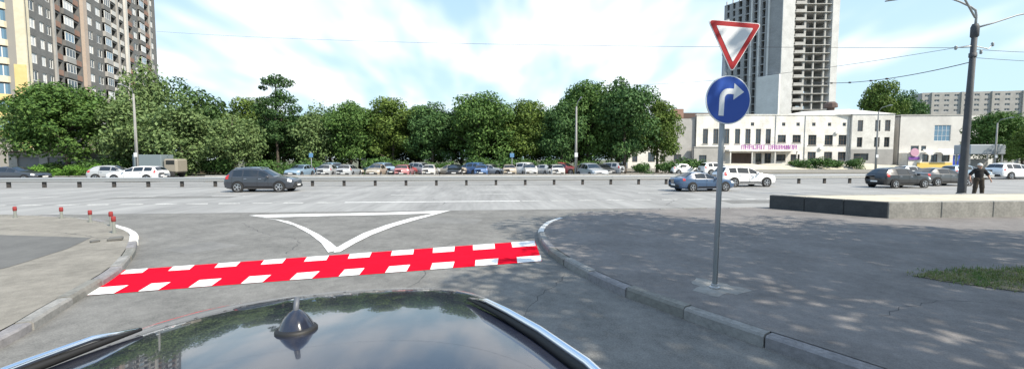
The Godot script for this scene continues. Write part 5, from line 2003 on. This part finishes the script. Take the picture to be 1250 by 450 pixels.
func build_grass():
	var r := RandomNumberGenerator.new()
	r.seed = 9
	var ring := []
	var pts := [[6.7, -6.75], [7.2, -7.0], [8.1, -7.15], [9.4, -7.3], [11.5, -7.35], [13.5, -7.0], [13.6, -6.0], [11.0, -5.55], [9.0, -5.6], [7.6, -5.95]]
	for p in smooth_path(pts + [pts[0]], 0.35):
		ring.append([p.x + r.randf_range(-0.05, 0.05), p.y + r.randf_range(-0.05, 0.05)])
	ring.pop_back()
	var st := ms()
	sheet(st, ring, WALK_R + 0.004)
	struct_mesh(st, "grass_bed", M.soil)
	var blade := ms()
	tri(blade, Vector3(-0.006, 0, 0), Vector3(0.004, 0.075, 0.025), Vector3(0.006, 0, 0))
	tri(blade, Vector3(0, 0, -0.006), Vector3(-0.03, 0.05, 0.0), Vector3(0, 0, 0.006))
	tri(blade, Vector3(0.01, 0, -0.006), Vector3(0.04, 0.045, -0.02), Vector3(0.012, 0, 0.006))
	var mesh := commit(blade)
	var poly := PackedVector2Array()
	for p in ring:
		poly.append(Vector2(p[0], p[1]))
	var xf := []
	var noise := FastNoiseLite.new()
	noise.seed = 4
	noise.frequency = 0.9
	while xf.size() < 9000:
		var p := Vector2(r.randf_range(6.5, 13.7), r.randf_range(-7.5, -5.4))
		if Geometry2D.is_point_in_polygon(p, poly) and noise.get_noise_2dv(p) > r.randf_range(-0.5, 0.25):
			p += Vector2(r.randfn(), r.randfn()) * 0.09
			xf.append(Transform3D(Basis(Vector3.UP, r.randf() * TAU).scaled(Vector3.ONE * r.randf_range(0.35, 1.0)), Vector3(p.x, WALK_R + 0.002, p.y)))
	var mm := MultiMesh.new()
	mm.transform_format = MultiMesh.TRANSFORM_3D
	mm.use_colors = true
	mm.mesh = mesh
	mm.instance_count = xf.size()
	for i in xf.size():
		mm.set_instance_transform(i, xf[i])
		mm.set_instance_color(i, Color(0.09, 0.17, 0.035).lerp(Color(0.25, 0.25, 0.10), clampf(noise.get_noise_2d(xf[i].origin.x * 2.0, xf[i].origin.z * 2.0) + r.randf(), 0.0, 1.0)))
	var mi := MultiMeshInstance3D.new()
	mi.name = "grass"
	mi.multimesh = mm
	var gm := mat(1, 1, 1, 0.8)
	gm.vertex_color_use_as_albedo = true
	mi.material_override = gm
	add_child(mi)
	mi.set_meta("kind", "stuff")
	tag(mi, "short dry grass growing in the bed on the right pavement", "grass")

# ---------------------------------------------------------------- the standing person
func bone_dist(p: Vector3, b: Array) -> float:
	var a: Vector3 = b[0]
	var ab: Vector3 = b[1] - a
	var t := clampf((p - a).dot(ab) / maxf(ab.length_squared(), 1e-8), 0.0, 1.0)
	var d := p - (a + ab * t)
	if b.size() > 4:
		d.z /= b[4]
	return d.length() - lerpf(b[2], b[3], t)

func field_mesh(st: SurfaceTool, bones: Array, cell: float, k: float):
	# smooth union of tapered capsules, meshed as surface nets
	var lo := Vector3(1e9, 1e9, 1e9)
	var hi := -lo
	for b in bones:
		for e in 2:
			var r: float = b[2 + e] + cell * 2.0
			lo = lo.min(b[e] - Vector3.ONE * r)
			hi = hi.max(b[e] + Vector3.ONE * r)
	var n := Vector3i(((hi - lo) / cell).ceil()) + Vector3i.ONE
	var f := PackedFloat32Array()
	f.resize(n.x * n.y * n.z)
	f.fill(1.0)
	# visit only the cells near each bone
	for b in bones:
		var r: float = maxf(b[2], b[3]) + k * 2.0 + cell * 2.0
		var blo: Vector3 = ((b[0].min(b[1]) - Vector3.ONE * r - lo) / cell).floor()
		var bhi: Vector3 = ((b[0].max(b[1]) + Vector3.ONE * r - lo) / cell).ceil()
		for z in range(maxi(int(blo.z), 0), mini(int(bhi.z), n.z - 1) + 1):
			for y in range(maxi(int(blo.y), 0), mini(int(bhi.y), n.y - 1) + 1):
				for x in range(maxi(int(blo.x), 0), mini(int(bhi.x), n.x - 1) + 1):
					var i := (z * n.y + y) * n.x + x
					var d := bone_dist(lo + Vector3(x, y, z) * cell, b)
					var c := f[i]
					var h := maxf(k - absf(c - d), 0.0) / k
					f[i] = minf(c, d) - h * h * k * 0.25
	var vid := {}
	for z in n.z - 1:
		for y in n.y - 1:
			for x in n.x - 1:
				var i := (z * n.y + y) * n.x + x
				var s := Vector3.ZERO
				var cnt := 0
				var first := f[i] < 0.0
				var mixed := false
				for q in 8:
					if (f[i + (q & 1) + ((q >> 1) & 1) * n.x + (q >> 2) * n.x * n.y] < 0.0) != first:
						mixed = true
						break
				if not mixed:
					continue
				for e in [[0, 1], [2, 3], [4, 5], [6, 7], [0, 2], [1, 3], [4, 6], [5, 7], [0, 4], [1, 5], [2, 6], [3, 7]]:
					var a: int = e[0]
					var b: int = e[1]
					var fa := f[i + (a & 1) + ((a >> 1) & 1) * n.x + (a >> 2) * n.x * n.y]
					var fb := f[i + (b & 1) + ((b >> 1) & 1) * n.x + (b >> 2) * n.x * n.y]
					if (fa < 0.0) != (fb < 0.0):
						var t := fa / (fa - fb)
						s += Vector3(a & 1, (a >> 1) & 1, a >> 2).lerp(Vector3(b & 1, (b >> 1) & 1, b >> 2), t)
						cnt += 1
				vid[Vector3i(x, y, z)] = lo + (Vector3(x, y, z) + s / cnt) * cell
	for z in range(1, n.z - 1):
		for y in range(1, n.y - 1):
			for x in range(1, n.x - 1):
				var i := (z * n.y + y) * n.x + x
				var a := f[i] < 0.0
				for ax in 3:
					var j: int = i + [1, n.x, n.x * n.y][ax]
					if (f[j] < 0.0) == a:
						continue
					var c := Vector3i(x, y, z)
					var u: Vector3i = [Vector3i(0, 1, 0), Vector3i(0, 0, 1), Vector3i(1, 0, 0)][ax]
					var v: Vector3i = [Vector3i(0, 0, 1), Vector3i(1, 0, 0), Vector3i(0, 1, 0)][ax]
					var q := [c - u - v, c - v, c, c - u]
					if not (vid.has(q[0]) and vid.has(q[1]) and vid.has(q[2]) and vid.has(q[3])):
						continue
					if a:
						quad(st, vid[q[3]], vid[q[2]], vid[q[1]], vid[q[0]])
					else:
						quad(st, vid[q[0]], vid[q[1]], vid[q[2]], vid[q[3]])

func hand_bones(wrist: Vector3, dir: Vector3, palm: Vector3, out: Vector3) -> Array:
	# dir along the hand, palm normal, out towards the thumb side
	var b := []
	var kn := wrist + dir * 0.085
	b.append([wrist, wrist + dir * 0.05, 0.024, 0.028, 0.9])
	b.append([wrist + dir * 0.03 + out * 0.015, kn + out * 0.024, 0.02, 0.015])
	b.append([wrist + dir * 0.03 - out * 0.015, kn - out * 0.024, 0.02, 0.014])
	for k in 4:
		var s := 0.031 - k * 0.0205
		var len: float = [0.072, 0.080, 0.074, 0.058][k]
		var p0 := kn + out * s - dir * (0.006 if k == 3 else 0.0)
		var p1 := p0 + (dir + palm * 0.25).normalized() * len * 0.45
		var p2 := p1 + (dir + palm * 0.9).normalized() * len * 0.32
		var p3 := p2 + (dir * 0.6 + palm * 1.0).normalized() * len * 0.25
		b.append([p0, p1, 0.0095, 0.0088])
		b.append([p1, p2, 0.0088, 0.0082])
		b.append([p2, p3, 0.0082, 0.0068])
	var t0 := wrist + dir * 0.028 + out * 0.024
	var t1 := t0 + (dir * 0.7 + out * 0.7 + palm * 0.3).normalized() * 0.042
	var t2 := t1 + (dir + out * 0.15 + palm * 0.4).normalized() * 0.034
	b.append([t0, t1, 0.014, 0.011])
	b.append([t1, t2, 0.011, 0.008])
	return b

func build_person():
	var o := thing("person", "person in black T-shirt and dark trousers with white cap standing by the terrace", "person", Vector3(24.35, WALK_R, -21.3), deg_to_rad(-20.0))
	var skin := mat(0.42, 0.25, 0.18, 0.6)
	skin.subsurf_scatter_enabled = true
	skin.subsurf_scatter_strength = 0.15
	# joints, the figure faces +z
	var sh := 0.19
	var st := ms(false)
	var bones := [
		[Vector3(0, 0.98, 0), Vector3(0, 1.18, 0.0), 0.145, 0.14, 0.75], [Vector3(0, 1.18, 0), Vector3(0, 1.36, 0), 0.15, 0.15, 0.72],
		[Vector3(-0.12, 1.38, 0), Vector3(0.12, 1.38, 0), 0.085, 0.085], [Vector3(0, 1.42, 0), Vector3(0, 1.50, 0.015), 0.06, 0.055]]
	for s in [-1.0, 1.0]:
		var S := Vector3(s * sh, 1.385, 0)
		var E := Vector3(s * 0.36, 1.13, -0.02)
		var W := Vector3(s * 0.40, 0.90, 0.10)
		bones.append([S, E, 0.058, 0.043])
		bones.append([E, W, 0.043, 0.028])
		bones.append([Vector3(s * 0.09, 0.95, 0), Vector3(s * 0.13, 0.52, 0.02), 0.095, 0.062])
		bones.append([Vector3(s * 0.13, 0.52, 0.02), Vector3(s * 0.16, 0.28, 0.0), 0.06, 0.056])
		bones.append([Vector3(s * 0.16, 0.28, 0.0), Vector3(s * 0.16, 0.09, -0.01), 0.056, 0.04])
		bones.append([Vector3(s * 0.16, 0.06, -0.02), Vector3(s * 0.19, 0.04, 0.15), 0.045, 0.032])
	field_mesh(st, bones, 0.016, 0.05)
	# head: skull, jaw, nose, ears, brow and lips, on a finer grid
	var hc := Vector3(0, 1.60, 0.02)
	field_mesh(st, [[hc + Vector3(0, 0.035, -0.015), hc + Vector3(0, 0.03, 0.0), 0.088, 0.085, 1.1], [hc + Vector3(0, -0.03, 0.025), hc + Vector3(0, -0.085, 0.045), 0.066, 0.036], [hc + Vector3(0, -0.11, -0.005), hc + Vector3(0, -0.16, -0.01), 0.055, 0.057],
		[hc + Vector3(0, 0.005, 0.088), hc + Vector3(0, -0.028, 0.108), 0.009, 0.014], [hc + Vector3(-0.035, 0.018, 0.08), hc + Vector3(0.035, 0.018, 0.08), 0.014, 0.014], [hc + Vector3(-0.02, -0.055, 0.088), hc + Vector3(0.02, -0.055, 0.088), 0.009, 0.009],
		[hc + Vector3(-0.086, 0.015, 0.0), hc + Vector3(-0.09, -0.02, 0.0), 0.014, 0.010], [hc + Vector3(0.086, 0.015, 0.0), hc + Vector3(0.09, -0.02, 0.0), 0.014, 0.010]], 0.006, 0.02)
	for s in [-1.0, 1.0]:
		var d := Vector3(s * 0.04, -0.23, 0.12).normalized()
		var palm := Vector3(-s, 0.0, -0.1).normalized()
		var out: Vector3 = palm.cross(d).normalized() * s
		if out.z < 0.0:
			out = -out
		field_mesh(st, hand_bones(Vector3(s * 0.40, 0.90, 0.10), d, palm, out), 0.0042, 0.008)
	part(st, "body", skin, o)
	st = ms(false)
	var shirt := [[Vector3(0, 0.93, 0), Vector3(0, 1.18, 0.0), 0.165, 0.16, 0.78], [Vector3(0, 1.18, 0), Vector3(0, 1.35, 0), 0.166, 0.165, 0.74], [Vector3(-0.13, 1.385, 0), Vector3(0.13, 1.385, 0), 0.094, 0.094]]
	for s in [-1.0, 1.0]:
		shirt.append([Vector3(s * 0.18, 1.385, 0), Vector3(s * 0.335, 1.18, -0.015), 0.082, 0.078])
	field_mesh(st, shirt, 0.016, 0.05)
	part(st, "t_shirt", mat(0.012, 0.012, 0.013, 0.9), o)
	st = ms(false)
	var tr := [[Vector3(-0.05, 0.93, 0), Vector3(0.05, 0.93, 0), 0.15, 0.15, 0.85]]
	for s in [-1.0, 1.0]:
		tr.append([Vector3(s * 0.09, 0.92, 0), Vector3(s * 0.13, 0.52, 0.02), 0.115, 0.09])
		tr.append([Vector3(s * 0.13, 0.52, 0.02), Vector3(s * 0.16, 0.13, -0.005), 0.09, 0.075])
	field_mesh(st, tr, 0.016, 0.04)
	part(st, "trousers", mat(0.045, 0.036, 0.026, 0.9), o)
	for s in [-1.0, 1.0]:
		st = ms(false)
		field_mesh(st, [[Vector3(s * 0.16, 0.052, -0.05), Vector3(s * 0.175, 0.05, 0.08), 0.052, 0.05], [Vector3(s * 0.175, 0.05, 0.08), Vector3(s * 0.195, 0.038, 0.17), 0.048, 0.036]], 0.01, 0.03)
		part(st, "shoe", M.rubber, o)
		st = ms(false)
		lathe(st, [[0.0, -0.006], [0.009, 0.0], [0.0, 0.006]], 8, Transform3D(Basis(Vector3.RIGHT, PI / 2), hc + Vector3(s * 0.033, 0.0, 0.085)))
		part(st, "eye", M.black, o)
	# cap: crown and peak; hair shows below it
	st = ms(false)
	field_mesh(st, [[hc + Vector3(0, 0.065, -0.015), hc + Vector3(0, 0.07, 0.005), 0.088, 0.086, 1.1]], 0.008, 0.02)
	part(st, "cap", mat(0.68, 0.68, 0.66, 0.9), o)
	st = ms(false)
	var peak := []
	for i in 11:
		var a := PI * i / 10.0
		peak.append([cos(a) * 0.085, 0.09 + 0.075 * sin(a)])
	slab(st, peak, 0.0, 0.008)
	var pk := part(st, "cap_peak", mat(0.68, 0.68, 0.66, 0.9), o)
	pk.position = hc + Vector3(0, 0.045, 0)
	pk.rotation.x = 0.12
	st = ms(false)
	field_mesh(st, [[hc + Vector3(0, 0.02, -0.045), hc + Vector3(0, -0.02, -0.05), 0.072, 0.06]], 0.008, 0.02)
	part(st, "hair", mat(0.02, 0.015, 0.012, 0.8), o)
